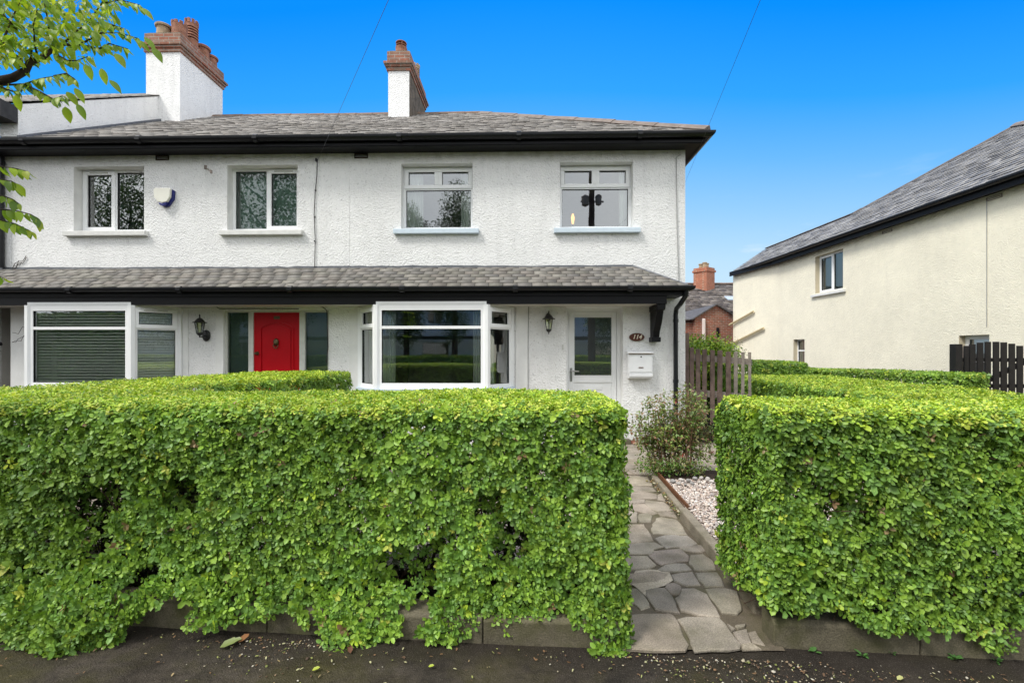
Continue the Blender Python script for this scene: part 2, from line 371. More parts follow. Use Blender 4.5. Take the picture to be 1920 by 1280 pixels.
def vnoise(p, sc, seed=0):
    if seed not in _ns:
        r = np.random.default_rng(900 + seed); _ns[seed] = (r.normal(size=(9, 3)), r.uniform(0, 6.28, 9), r.uniform(.6, 1.6, 9))
    k, ph, am = _ns[seed]; o = 0
    for i in range(9): o = o + np.sin(p @ (k[i] * sc * am[i]) + ph[i])
    return o / 3.6
def sticks(name, A, B, r0, r1, mat, parent=None):
    n = len(A); t = nrmz(B - A); u = nrmz(np.cross(t, np.tile([.3, .5, .81], (n, 1)))); w = np.cross(t, u)
    vs = []
    for P, r in ((A, r0), (B, r1)):
        r = np.broadcast_to(np.asarray(r, float), (n,))[:, None]
        for k in range(4): vs.append(P + (u * math.cos(k * math.pi / 2) + w * math.sin(k * math.pi / 2)) * r)
    V = np.stack(vs, 1)
    return np_mesh(name, V, [0, 1, 5, 4, 1, 2, 6, 5, 2, 3, 7, 6, 3, 0, 4, 7], [0, 4, 8, 12], 8, n, None, mat, parent, True)

# ------------------------------------------------------------------ slates
SL_L = [0, 1, 2, 3, 0, 4, 5, 1, 0, 3, 6, 4, 1, 5, 7, 2]; SL_S = [0, 4, 8, 12]
def slates(name, O, U, Vd, N, vmax, lim, w, ex, mat, parent, cols, lift=.012, jit=.004, seed=3):
    """courses of slates on the plane O + u*U + v*Vd; lim(v) -> (u0, u1)"""
    r = np.random.default_rng(seed); O, U, Vd, N = (np.array(x, float) for x in (O, U, Vd, N)); Q = []; cc = []
    rows = int(math.ceil(vmax / ex))
    for k in range(rows):
        v0 = k * ex; v1 = min(v0 + ex * 1.25, vmax); va = v0 + r.normal(0, jit)
        a0, b0 = lim(v0); a1, b1 = lim(min(v1, vmax - 1e-4))
        u = min(a0, a1) - (k % 2) * w * .5 - r.uniform(0, .03)
        while u < max(b0, b1):
            ww = w * r.uniform(.93, 1.06); g = .003
            l0, r0_ = max(u + g, a0), min(u + ww - g, b0); l1, r1_ = max(u + g, a1), min(u + ww - g, b1)
            if r0_ - l0 > .015 and r1_ - l1 > -.0005:
                r1_ = max(r1_, l1); vb = va + r.normal(0, jit); h = lift * r.uniform(.8, 1.5); tl = r.normal(0, .0018)
                if r.random() < .02: vb -= .012
                pts = [(l0, vb, h + tl), (r0_, vb + r.normal(0, jit * .6), h - tl), (r1_, v1, .002), (l1, v1, .002), (l0, vb, h - .010), (r0_, vb, h - .010), (l1, v1, -.004), (r1_, v1, -.004)]
                Q.append([O + U * p[0] + Vd * p[1] + N * p[2] for p in pts]); cc.append(np.array(cols[r.integers(len(cols))]) * r.uniform(.86, 1.12))
            u += ww
    V = np.array(Q); return np_mesh(name, V, SL_L, SL_S, 8, len(Q), np.array(cc), mat, parent, False)
SC_A = [(.41, .39, .37), (.39, .37, .355), (.44, .415, .395), (.365, .345, .33), (.41, .38, .355), (.46, .44, .415)]
SC_B = [(.20, .19, .175), (.22, .205, .188), (.175, .165, .155), (.235, .218, .195), (.205, .185, .165), (.195, .185, .16), (.25, .235, .208)]
SC_C = [(.27, .27, .28), (.31, .305, .305), (.22, .22, .23), (.35, .345, .34)]

# ------------------------------------------------------------------ walls with openings, windows
class Fr:
    """frame on a wall: u along the wall (to the viewer's right), d outwards, z up"""
    def __init__(s, ox, oy, ux, uy):
        l = math.hypot(ux, uy); s.o = (ox, oy); s.u = (ux / l, uy / l); s.n = (s.u[1], -s.u[0])
    def __call__(s, v): return Vector((s.o[0] + s.u[0] * v[0] + s.n[0] * v[1], s.o[1] + s.u[1] * v[0] + s.n[1] * v[1], v[2]))
    def P(s, u, d, z): return s((u, d, z))
FAC = Fr(0, 7.3, 1, 0)
def wall_open(name, F, u0, u1, z0, z1, ops, mats, parent, rev=.15, thick=.28):
    mb = MB(); us = sorted({u0, u1, *[o[0] for o in ops], *[o[1] for o in ops]}); zs = sorted({z0, z1, *[o[2] for o in ops], *[o[3] for o in ops]})
    for i in range(len(us) - 1):
        for j in range(len(zs) - 1):
            cu, cz = (us[i] + us[i + 1]) / 2, (zs[j] + zs[j + 1]) / 2
            if any(o[0] < cu < o[1] and o[2] < cz < o[3] for o in ops): continue
            a, b, c, d = us[i], us[i + 1], zs[j], zs[j + 1]
            mb.quad(F.P(a, 0, c), F.P(b, 0, c), F.P(b, 0, d), F.P(a, 0, d), 0)
            mb.quad(F.P(b, -thick, c), F.P(a, -thick, c), F.P(a, -thick, d), F.P(b, -thick, d), 2)
    for o in ops:
        a, b, c, d = o[:4]
        for p, q in (((a, c), (a, d)), ((a, d), (b, d)), ((b, d), (b, c)), ((b, c), (a, c))):
            mb.quad(F.P(p[0], 0, p[1]), F.P(q[0], 0, q[1]), F.P(q[0], -thick, q[1]), F.P(p[0], -thick, p[1]), 1)
    for uu in (u0, u1): mb.quad(F.P(uu, 0, z0), F.P(uu, 0, z1), F.P(uu, -thick, z1), F.P(uu, -thick, z0), 0)
    return mb.build(name, mats, parent)
def framebox(mb, F, a, b, c, d, w, d0, d1, mi=0):
    mb.box(a, b, d0, d1, d - w, d, mi, F); mb.box(a, b, d0, d1, c, c + w, mi, F)
    mb.box(a, a + w, d0, d1, c + w, d - w, mi, F); mb.box(b - w, b, d0, d1, c + w, d - w, mi, F)
def window(name, F, a, b, c, d, cells, parent, dep=-.15, fw=.045, mat=None, glass=None, sill=None, mull=True, label=None):
    """frame mesh = the window part; sashes, panes, vents and the sill are its sub-parts. cells: (u0,u1,z0,z1,kind)"""
    mat = mat or MUPVC; mb = MB(); framebox(mb, F, a, b, c, d, fw, dep - .06, dep)
    for u0, u1, z0, z1, k in cells:
        if u0 > a + .01: mb.box(u0 - .022, u0 + .022, dep - .06, dep - .002, max(z0, c + fw), min(z1, d - fw), 0, F)
        if z0 > c + .01: mb.box(max(u0, a + fw), min(u1, b - fw), dep - .06, dep - .004, z0 - .022, z0 + .022, 0, F)
    w = mb.build(name, mat, parent); tag(w, label)
    for u0, u1, z0, z1, k in cells:
        x0 = a + fw if u0 <= a + .01 else u0 + .022; x1 = b - fw if u1 >= b - .01 else u1 - .022
        y0 = c + fw if z0 <= c + .01 else z0 + .022; y1 = d - fw if z1 >= d - .01 else z1 - .022
        if 's' in k:
            sb = MB(); q0, q1, q2, q3 = x0 - .022, x1 + .022, y0 - .022, y1 + .022
            framebox(sb, F, q0, q1, q2, q3, .062, dep - .03, dep + .018); sb.build('sash', mat, w, bevel=.005)
            x0, x1, y0, y1 = q0 + .062, q1 - .062, q2 + .062, q3 - .062
            if 'v' in k:
                vb = MB(); m_ = (x0 + x1) / 2; hw = (x1 - x0) * .36; vb.box(m_ - hw, m_ + hw, dep + .018, dep + .030, y1 + .022, y1 + .040, 0, F); vb.build('trickle_vent', MDFRAME, w)
        gb = MB(); gb.quad(F.P(x0 - .004, dep - .03, y0 - .004), F.P(x1 + .004, dep - .03, y0 - .004), F.P(x1 + .004, dep - .03, y1 + .004), F.P(x0 - .004, dep - .03, y1 + .004))
        gb.build('pane', glass or MGLASS, w)
        rb = MB(); framebox(rb, F, x0 - .003, x1 + .003, y0 - .003, y1 + .003, .008, dep - .034, dep - .012); rb.build('glazing_seal', MBLACK, w)
    if sill:
        s0, s1, t0, t1, sm = sill; sb = MB(); sb.prism([(.075, t0), (.075, t0 + .075), (-.14, t1), (-.14, t0)], 0, s0, s1, 0, F)
        sb.build('sill', sm, w, bevel=.006)
    return w

# ================================================================== SETTING
g = MB(); g.quad((-900, -900, -.03), (900, -900, -.03), (900, 1500, -.03), (-900, 1500, -.03)); struct('ground', g, MSOIL)
# pavement in front of the hedges, gently uneven
PW, PH = 150, 70
pv = []; xs = np.linspace(-9, 9, PW); ys = np.linspace(-1.6, 2.50, PH)
XX, YY = np.meshgrid(xs, ys); P3 = np.stack([XX.ravel(), YY.ravel(), np.zeros(XX.size)], 1)
P3[:, 2] = .0 + .004 * vnoise(P3, 2.2, 41) + .003 * vnoise(P3, 6, 42)
pb = MB(); pb.v = [tuple(p) for p in P3]; pb.f = [[j * PW + i, j * PW + i + 1, (j + 1) * PW + i + 1, (j + 1) * PW + i] for j in range(PH - 1) for i in range(PW - 1)]
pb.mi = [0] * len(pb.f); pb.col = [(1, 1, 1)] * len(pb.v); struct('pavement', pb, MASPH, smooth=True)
rd = MB(); rd.box(-60, 60, -8.2, -1.78, -.4, -.12); struct('road', rd, MROAD)
kb = MB(); kb.box(-60, 60, -1.775, -1.605, -.4, -.005); kb.box(-60, 60, -8.37, -8.205, -.4, -.005); struct('road_kerb', kb, MCONC)
op = MB(); op.quad((-60, -30, -.01), (60, -30, -.01), (60, -8.375, -.01), (-60, -8.375, -.01)); struct('verge', op, MTURF)
gd = MB()
gd.quad((-4.6, 3.0, .03), (.55, 3.0, .03), (.85, 5.6, .03), (-4.6, 5.6, .03))
gd2 = struct('garden_gravel', gd, MGRAV); gd2['kind'] = 'structure'

# crazy paving path: traced slabs on a mortar bed
path = MB(); path.quad((.35, 2.27, .006), (1.30, 2.27, .006), (2.05, 7.45, .006), (.35, 7.45, .006), 1)
path.quad((1.9, 5.0, .007), (3.75, 5.0, .007), (3.75, 7.45, .007), (2.06, 7.45, .007), 1)
path.quad((-2.3, 5.75, .005), (.345, 5.75, .005), (.345, 7.25, .005), (-2.3, 7.25, .005), 1)
R3 = lambda x, y: (1170 + x / 6.096, 1020 + y / 6.096); R2 = lambda x, y: (1170 + x / 8, 880 + y / 8)
S3 = [[(0, 820), (200, 795), (520, 790), (560, 805), (640, 960), (725, 1130), (690, 1195), (300, 1200), (0, 1190)],
 [(620, 850), (720, 825), (1080, 835), (1150, 900), (1320, 1130), (1310, 1170), (1180, 1190), (810, 1205), (760, 1060), (680, 920)],
 [(255, 520), (460, 495), (540, 580), (630, 775), (440, 750), (360, 730), (300, 640)],
 [(665, 505), (800, 500), (945, 565), (1090, 815), (850, 795), (655, 745), (590, 615), (645, 575)],
 [(-60, 480), (140, 495), (270, 635), (285, 695), (190, 728), (110, 660), (-60, 640)],
 [(-40, 330), (110, 330), (300, 300), (500, 330), (470, 385), (350, 445), (130, 450), (-40, 455)],
 [(545, 340), (780, 305), (800, 345), (865, 450), (720, 460), (585, 410)],
 [(495, 445), (570, 435), (640, 465), (635, 550), (590, 570), (540, 555), (475, 490)],
 [(820, 318), (1060, 315), (1140, 470), (930, 475), (855, 390)],
 [(938, 498), (1160, 495), (1290, 525), (1335, 700), (1290, 785), (1115, 765), (1005, 600)],
 [(-60, 130), (265, 133), (360, 225), (270, 270), (-60, 285)],
 [(345, 80), (640, 55), (730, 125), (715, 190), (600, 195), (470, 222), (438, 238), (372, 198), (285, 125), (335, 112)],
 [(390, 282), (475, 232), (620, 213), (700, 220), (775, 292), (560, 305), (430, 308)],
 [(755, 162), (765, 125), (900, 110), (1010, 180), (1045, 285), (805, 290), (745, 210)],
 [(690, 68), (800, 85), (890, 88), (830, 45), (660, 20), (630, 38)],
 [(1185, 908), (1270, 962), (1232, 985)], [(1275, 922), (1390, 905), (1375, 938), (1305, 955)], [(1255, 992), (1400, 962), (1450, 1110), (1335, 1125)], [(1345, 1135), (1460, 1120), (1560, 1180), (1360, 1185)],
 [(1420, 1000), (1500, 980), (1600, 1130), (1470, 1100)]]
S2 = [[(-80, 810), (300, 818), (345, 890), (435, 1058), (260, 1085), (-80, 1105)], [(-80, 1120), (460, 1090), (600, 1155), (440, 1195), (428, 1262), (-80, 1270)],
 [(432, 800), (482, 724), (560, 704), (780, 742), (880, 850), (945, 965), (700, 955), (442, 945), (412, 860)],
 [(470, 1022), (620, 980), (870, 995), (950, 995), (1100, 1110), (1000, 1150), (860, 1148), (640, 1170)], [(228, 655), (350, 645), (425, 682), (398, 775), (234, 780)],
 [(-60, 600), (200, 642), (188, 785), (-60, 790)], [(-60, 520), (130, 512), (310, 503), (380, 572), (495, 640), (440, 660), (200, 605), (-60, 580)],
 [(328, 453), (600, 482), (700, 562), (735, 606), (500, 615), (392, 568), (325, 510)], [(-60, 345), (160, 342), (300, 328), (488, 372), (486, 432), (310, 432), (-60, 420)],
 [(-60, 432), (150, 432), (308, 447), (308, 488), (180, 497), (-60, 515)], [(503, 378), (558, 354), (618, 458), (503, 438)], [(-60, 240), (180, 242), (430, 262), (478, 320), (440, 326), (-60, 310)],
 [(-60, 90), (170, 92), (350, 112), (428, 238), (180, 232), (-60, 230)], [(508, 642), (738, 632), (795, 718), (562, 692)], [(1120, 1120), (1240, 1130), (1210, 1200), (1110, 1215), (900, 1165)]]
def slab(mb, poly, z0, h, tilt=True, grow=0.0):
    c = sum((Vector((p[0], p[1])) for p in poly), Vector((0, 0))) / len(poly); n = len(poly)
    tx, ty = (random.gauss(0, .008), random.gauss(0, .008)) if tilt else (0, 0); h *= random.uniform(.8, 1.25)
    poly = [tuple(c + (Vector((p[0], p[1])) - c) * (1 + grow / max(.06, (Vector((p[0], p[1])) - c).length))) for p in poly]; lo = []; mid = []; hi = []
    for p in poly:
        q = Vector((p[0], p[1])); zz = z0 + h + tx * (q.x - c.x) + ty * (q.y - c.y); i = c + (q - c) * (1 - .007 / max(.06, (q - c).length))
        lo.append((q.x, q.y, z0)); mid.append((q.x, q.y, zz - .006)); hi.append((i.x, i.y, zz))
    fs = [tuple(range(2 * n, 3 * n))]
    for i in range(n):
        j = (i + 1) % n; fs += [(i, j, n + j, n + i), (n + i, n + j, 2 * n + j, 2 * n + i)]
    tn = random.uniform(.84, 1.08); mb.add(lo + mid + hi, fs, 0, (tn * random.uniform(.97, 1.04), tn, tn * random.uniform(.94, 1.03)))
def ccw(p):
    a = sum(p[i][0] * p[(i + 1) % len(p)][1] - p[(i + 1) % len(p)][0] * p[i][1] for i in range(len(p))); return p if a > 0 else p[::-1]
def rough_poly(p, amp=.006):
    o = []
    for i in range(len(p)):
        a, b = Vector(p[i]), Vector(p[(i + 1) % len(p)]); o.append(tuple(a)); n = int((b - a).length / .09)
        for k in range(1, n + 1): q = a.lerp(b, k / (n + 1)); o.append((q.x + random.gauss(0, amp), q.y + random.gauss(0, amp)))
    return o
for pl, fn in [(q, R3) for q in S3] + [(q, R2) for q in S2]:
    w = [tuple(gnd(*fn(*p), .018))[:2] for p in pl]
    if sum(p[1] for p in w) / len(w) < 2.2: continue
    slab(path, rough_poly(ccw(w)), .004, .013, grow=.0065)
cem = [tuple(gnd(*R3(*p), .016)) for p in [(60, 440), (130, 300), (300, 285), (380, 290), (520, 320), (560, 410), (470, 470), (360, 500), (250, 520), (270, 610), (140, 490)]]
path.add(cem, [tuple(range(len(cem)))], 2)
def clipv(poly, a, b):
    m = (Vector(a) + Vector(b)) / 2; n = Vector(b) - Vector(a); o = []
    for i in range(len(poly)):
        p, q = Vector(poly[i]), Vector(poly[(i + 1) % len(poly)]); dp, dq = (p - m).dot(n), (q - m).dot(n)
        if dp <= 0: o.append(p)
        if dp * dq < 0: o.append(p.lerp(q, dp / (dp - dq)))
    return o
def crazy(x0, x1, y0, y1, s, keep=lambda x, y: True):
    sd = []
    for i in range(int((x1 - x0) / s) + 1):
        for j in range(int((y1 - y0) / s) + 1): sd.append((x0 + (i + random.uniform(.1, .9)) * s, y0 + (j + random.uniform(.1, .9)) * s))
    for a in sd:
        if not keep(*a): continue
        p = [(x0, y0), (x1, y0), (x1, y1), (x0, y1)]
        for b in sd:
            if b != a and math.dist(a, b) < 4 * s and len(p) > 2: p = clipv(p, a, b)
        if len(p) < 3: continue
        c = sum((Vector(q) for q in p), Vector((0, 0))) / len(p); p = [tuple(c + (Vector(q) - c) * (1 - .009 / max(.05, (Vector(q) - c).length))) for q in p]
        slab(path, rough_poly(p, .004), .007, .016)
crazy(.6, 3.7, 5.42, 7.25, .36, lambda x, y: True)
crazy(-2.2, .6, 5.8, 7.2, .4)
struct('path', path, [MSLAB, MJOINT, MCEM])

# raised gravel bed right of the path
E0, E1 = gnd(1455, 1205, 0), gnd(1217, 900, 0)
gb = MB(); gb.quad((1.34, 2.5, .085), (3.9, 2.5, .085), (3.9, 5.0, .085), (1.54, 5.0, .085)); gb.quad((1.54, 5.0, .08), (2.9, 5.0, .08), (2.9, 5.62, .03), (1.60, 5.62, .03), 1)
struct('gravel_bed', gb, [MGRAV, MSOIL])
# ------------------------------------------------------------------ gravel stones, pebbles, litter
ph = (1 + 5 ** .5) / 2
ICO = np.array([(-1, ph, 0), (1, ph, 0), (-1, -ph, 0), (1, -ph, 0), (0, -1, ph), (0, 1, ph), (0, -1, -ph), (0, 1, -ph), (ph, 0, -1), (ph, 0, 1), (-ph, 0, -1), (-ph, 0, 1)]) / 1.9
ICF = [(0, 11, 5), (0, 5, 1), (0, 1, 7), (0, 7, 10), (0, 10, 11), (1, 5, 9), (5, 11, 4), (11, 10, 2), (10, 7, 6), (7, 1, 8), (3, 9, 4), (3, 4, 2), (3, 2, 6), (3, 6, 8), (3, 8, 9), (4, 9, 5), (2, 4, 11), (6, 2, 10), (8, 6, 7), (9, 8, 1)]
def stones(name, P, size, cols, mat, flat=.6, parent=None):
    n = len(P); r = RNG; sc = size[:, None] * r.uniform(.7, 1.3, (n, 3)); sc[:, 2] *= flat; a = r.uniform(0, 6.28, n)
    B = ICO[None] * (1 + r.normal(0, .13, (n, 12, 1))) * sc[:, None]
    tl = r.normal(0, .3, n); ca, sa, ct, stt = np.cos(a), np.sin(a), np.cos(tl), np.sin(tl)
    x = B[..., 0] * ct[:, None] + B[..., 2] * stt[:, None]; z = -B[..., 0] * stt[:, None] + B[..., 2] * ct[:, None]; y = B[..., 1]
    V = np.stack([x * ca[:, None] - y * sa[:, None], x * sa[:, None] + y * ca[:, None], z], 2) + P[:, None]
    return np_mesh(name, V, np.array(ICF).ravel(), [3 * i for i in range(20)], 12, n, cols, mat, parent)
n = 9000; gx = RNG.uniform(0, 1, n); gy = RNG.uniform(2.55, 4.98, n); gp = np.stack([1.36 + (gy - 2.5) * .078 + gx * 1.3, gy, .088 + RNG.uniform(0, .012, n)], 1)
pal = np.array([(.52, .41, .34), (.62, .53, .46), (.44, .40, .38), (.68, .60, .54), (.50, .42, .36), (.36, .28, .25), (.70, .66, .62)])
gv = stones('gravel', gp, RNG.uniform(.008, .016, n), pal[RNG.integers(0, 7, n)] * RNG.uniform(.85, 1.1, (n, 1)), MSTONE); tag(gv, 'loose pink and white gravel in the raised bed beside the path', 'gravel', kind='stuff')
pbx = [(1262, 902, .036), (1277, 899, .032), (1291, 901, .034), (1303, 897, .040), (1315, 896, .034), (1327, 899, .036), (1272, 906, .028), (1285, 908, .026), (1298, 906, .030), (1311, 904, .030), (1335, 902, .033)]
PL = ['rounded grey pebble nearest the rusty edging at the back of the gravel', 'tiny round pebble second along from the rusty edging', 'pale pebble in the back row below the rose stems', 'largest round pebble in the row under the rose shrub', 'dull brown pebble beside the largest one under the rose shrub', 'grey pebble towards the hedge end of the pebble row',
      'small pebble in front of the row close to the edging', 'smallest pebble lying in front of the pebble row', 'small pale pebble lying below the largest pebble', 'small pebble in front of the row towards the hedge', 'last pebble of the row next to the right hedge']
for (x, y, r), lb in zip(pbx, PL):
    p = gnd(x, y, .115); q = np.array([[p.x, p.y, .10 + r * .5]]); c = np.array([random.choice([(.34, .32, .30), (.42, .39, .35), (.28, .27, .26), (.46, .43, .40)])])
    o = stones('pebble', q, np.array([r]), c, MSTONE, .75); tag(o, lb, 'pebble', 'pebbles along the back of the gravel bed'); s = o.modifiers.new('s', 'SUBSURF'); s.levels = s.render_levels = 2
# edging kerb
kd = (E1 - E0).normalized(); ED = Fr(E0.x, E0.y, kd.x, kd.y); LE = (E1 - E0).length
ed = empty('path_edging', tuple((E0 + E1) / 2), 'low concrete edging between the stone path and gravel bed, topped with rusty metal', 'edging')
eb = MB(); eb.box(.25, 1.75, .0, .075, -.02, .098, 0, ED); eb.box(1.751, LE - .05, .012, .07, -.02, .085, 0, ED); eb.build('concrete_kerb', MEDGE, ed, bevel=.012)
eb = MB(); eb.box(1.72, LE - .06, .076, .092, .0, .118, 0, ED); eb.build('rusty_strip', MRUST, ed)
n = 260; t = RNG.uniform(1.7, LE - .1, n); pp = np.array([tuple(ED.P(a, b, .02)) for a, b in zip(t, RNG.normal(.03, .03, n))]); pp[:, 2] += RNG.uniform(0, .05, n)
pm = np.array([(.30, .24, .10), (.12, .15, .04), (.40, .36, .25), (.2, .13, .06)])
tag(stones('moss', pp, RNG.uniform(.006, .016, n), pm[RNG.integers(0, 4, n)], MSTONE), 'moss and leaf crumbs along the foot of the path edging', 'moss', kind='stuff')

# low concrete walls under the hedges
def lowwall(name, pts, lab, th=.14, h=.135):
    mb = MB(); e = empty(name, (sum(p[0] for p in pts) / len(pts), pts[0][1], 0), lab, 'low wall')
    for i, (a, b) in enumerate(zip(pts[:-1], pts[1:])):
        F = Fr(*a, b[0] - a[0], b[1] - a[1]); L = math.dist(a, b); hh = h + (.004 if i % 2 else 0); mb = MB(); mb.prism([(0, -.03), (0, hh - .02), (-.02, hh), (-th, hh), (-th, -.03)], 0, .003, L - .003, 0, F); mb.build('concrete_block', MCONC, e, bevel=.006)
    return e
lowwall('low_wall', [(-6.2, 2.60), (-4.4, 2.52), (-2.35, 2.425), (-1.35, 2.365), (-.2, 2.30), (.5, 2.275)], 'low mossy concrete wall under the long left hedge')
lowwall('low_wall', [(1.262, 2.305), (1.95, 2.262), (3.0, 2.20), (4.6, 2.10)], 'low mossy concrete wall under the hedge right of the path')

# pavement litter
n = 4200; lx = RNG.uniform(-3.2, 3.2, n); ly = 2.27 - .05 * lx - np.abs(RNG.exponential(.13, n)) - .01; kk0 = vnoise(np.stack([lx, ly * 2, lx * 0], 1), 3.1, 44) + .5 * vnoise(np.stack([lx, ly, lx * 0], 1), 9, 45) + RNG.normal(0, .35, n) > .35; lx, ly = lx[kk0], ly[kk0]; n = len(lx)
lp = np.stack([lx, ly, np.full(n, .006)], 1); k = ly > 1.5; lp = lp[k]; n = len(lp)
pal = np.array([(.26, .19, .12), (.40, .35, .25), (.13, .08, .05), (.18, .20, .06), (.50, .46, .38), (.08, .055, .04), (.22, .13, .07)])
tag(stones('litter', lp, RNG.gamma(2.0, .0011, n) + .0012, pal[RNG.integers(0, 7, n)], MSTONE, .35), 'dry crumbs, seed husks and grit scattered on the pavement', 'litter', kind='stuff')
n = 420; lx = RNG.uniform(-3.0, 2.8, n); ly = 2.24 - .05 * lx - np.abs(RNG.exponential(.17, n)); lp = np.stack([lx, ly, np.full(n, .010)], 1)
d = RNG.normal(size=(n, 3)); d[:, 2] *= .12; up = np.tile([0, 0, 1.], (n, 1)) + RNG.normal(0, .3, (n, 3)); pal = np.array([(.34, .36, .12), (.40, .30, .16), (.26, .15, .08), (.48, .46, .26), (.18, .11, .07)])
ln = RNG.uniform(.008, .022, n); fl = leaves('leaf_litter', lp, d, up, ln, ln * RNG.uniform(.3, .5, n), pal[RNG.integers(0, 5, n)], MLEAF); tag(fl, 'small fallen leaves and husks strewn on the dark pavement', 'leaf litter', kind='stuff')
for (x, y, L, col, rz, nm, lb) in [(412, 1213, .085, (.22, .27, .09), .5, 'fallen_leaf', 'large torn olive green leaf lying on the pavement below the left hedge'), (447, 1204, .06, (.30, .14, .06), 1.2, 'fallen_leaf', 'curled brown dead leaf beside the torn olive leaf'),
                                 (432, 1203, .055, (.24, .28, .12), .2, 'fallen_leaf', 'narrow green leaf lying behind the torn olive leaf'), (657, 1224, .05, (.17, .08, .05), 2.0, 'fallen_leaf', 'crumpled dark brown leaf on the pavement under the middle of the hedge'),
                                 (585, 1256, .035, (.42, .48, .06), .4, 'fallen_leaf', 'small yellow green leaf on the pavement, well away from the hedge'), (803, 1249, .028, (.42, .5, .06), .1, 'fallen_leaf', 'tiny bright green leaf on the pavement in front of the hedge'), (1682, 1273, .035, (.5, .5, .2), .3, 'fallen_leaf', 'pale yellowish leaf at the pavement front, right of the path')]:
    p = gnd(x, y, .012); P = np.array([tuple(p)]); o = leaves(nm, P, np.array([[math.cos(rz), math.sin(rz), .1]]), np.array([[.1, -.2, 1.]]), np.array([L]), np.array([L * .55]), np.array([col]), MLEAF, fold=.5, curl=-.1); tag(o, lb, 'fallen leaf', 'fallen leaves on the pavement')
WL = ['tuft of low weed at the wall foot nearest the path', 'small weed at the wall foot, second from the path', 'weed sprouting mid way along the right low wall', 'broad leaved weed right of the wall joint', 'last little weed along the right low wall']
for (x, y, sz), lb in zip([(1527, 1222, .03), (1617, 1229, .032), (1672, 1224, .025), (1790, 1234, .04), (1868, 1240, .028)], WL):
    p = gnd(x, y, 0); n = 9; a = RNG.uniform(0, 6.28, n); d = np.stack([np.cos(a), np.sin(a), RNG.uniform(.2, 1.0, n)], 1); P = np.tile(tuple(p), (n, 1)) + d * .004
    o = leaves('weed', P, d, np.tile([0, 0, 1.], (n, 1)) + d * -.3, RNG.uniform(.6, 1.1, n) * sz, RNG.uniform(.35, .5, n) * sz, np.tile((.07, .17, .04), (n, 1)) * RNG.uniform(.8, 1.4, (n, 1)), MLEAF); tag(o, lb, 'weed', 'weeds along the right low wall')

# ================================================================== THE WHITE TERRACE
EAVE_Y, EAVE_Z, RIDGE_Y, RIDGE_Z = 6.98, 4.83, 10.90, 7.20
SLOPE = (RIDGE_Z - EAVE_Z) / (RIDGE_Y - EAVE_Y); SL = math.hypot(RIDGE_Y - EAVE_Y, RIDGE_Z - EAVE_Z)
VD = ((0, (RIDGE_Y - EAVE_Y) / SL, (RIDGE_Z - EAVE_Z) / SL)); ND = (0, -VD[2], VD[1])
PARTY = -2.80; XR = 2.605; XL = -8.43; RX = 2.90; HIPX = -1.01
WM = [MWALL, MREVEAL, MINT]

def gutter(name, pts, parent, r=.058, mat=None, joints=()):
    """half-round gutter along a polyline (outer edge on its right when walking), open at the top"""
    mb = MB(); prof = [(-r, 0.0), (-r, -.012)] + [(r * math.cos(a), r * math.sin(a) - .012) for a in [math.pi * (1 + k / 8) for k in range(1, 8)]] + [(r, -.012), (r, 0.0), (r * .86, 0.0)] + [(r * .86 * math.cos(a), r * .86 * math.sin(a) - .012) for a in [math.pi * (2 - k / 6) for k in range(7)]] + [(-r * .86, 0)]
    P = [Vector(p) for p in pts]; rows = []
    for i, p in enumerate(P):
        t0 = (P[i] - P[i - 1]).normalized() if i else (P[1] - P[0]).normalized(); t1 = (P[i + 1] - P[i]).normalized() if i < len(P) - 1 else t0
        n0 = Vector((t0.y, -t0.x, 0)); n1 = Vector((t1.y, -t1.x, 0)); m = (n0 + n1).normalized(); m = m / max(.3, m.dot(n0))
        rows.append([p + m * a + Vector((0, 0, b)) for a, b in prof])
    k = len(prof); vs = [v for rw in rows for v in rw]; fs = []
    for i in range(len(P) - 1):
        for j in range(k): fs.append((i * k + j, i * k + (j + 1) % k, (i + 1) * k + (j + 1) % k, (i + 1) * k + j))
    fs += [tuple(range(k)), tuple(range((len(P) - 1) * k, len(P) * k))[::-1]]; mb.add(vs, fs)
    for q in joints:
        q = Vector(q); mb.tube([q + Vector((-.035, 0, -.030)), q + Vector((.035, 0, -.030))], r * 1.02, 12)
    return mb.build(name, mat or MGUT, parent, smooth=False)

def lampshade(): pass
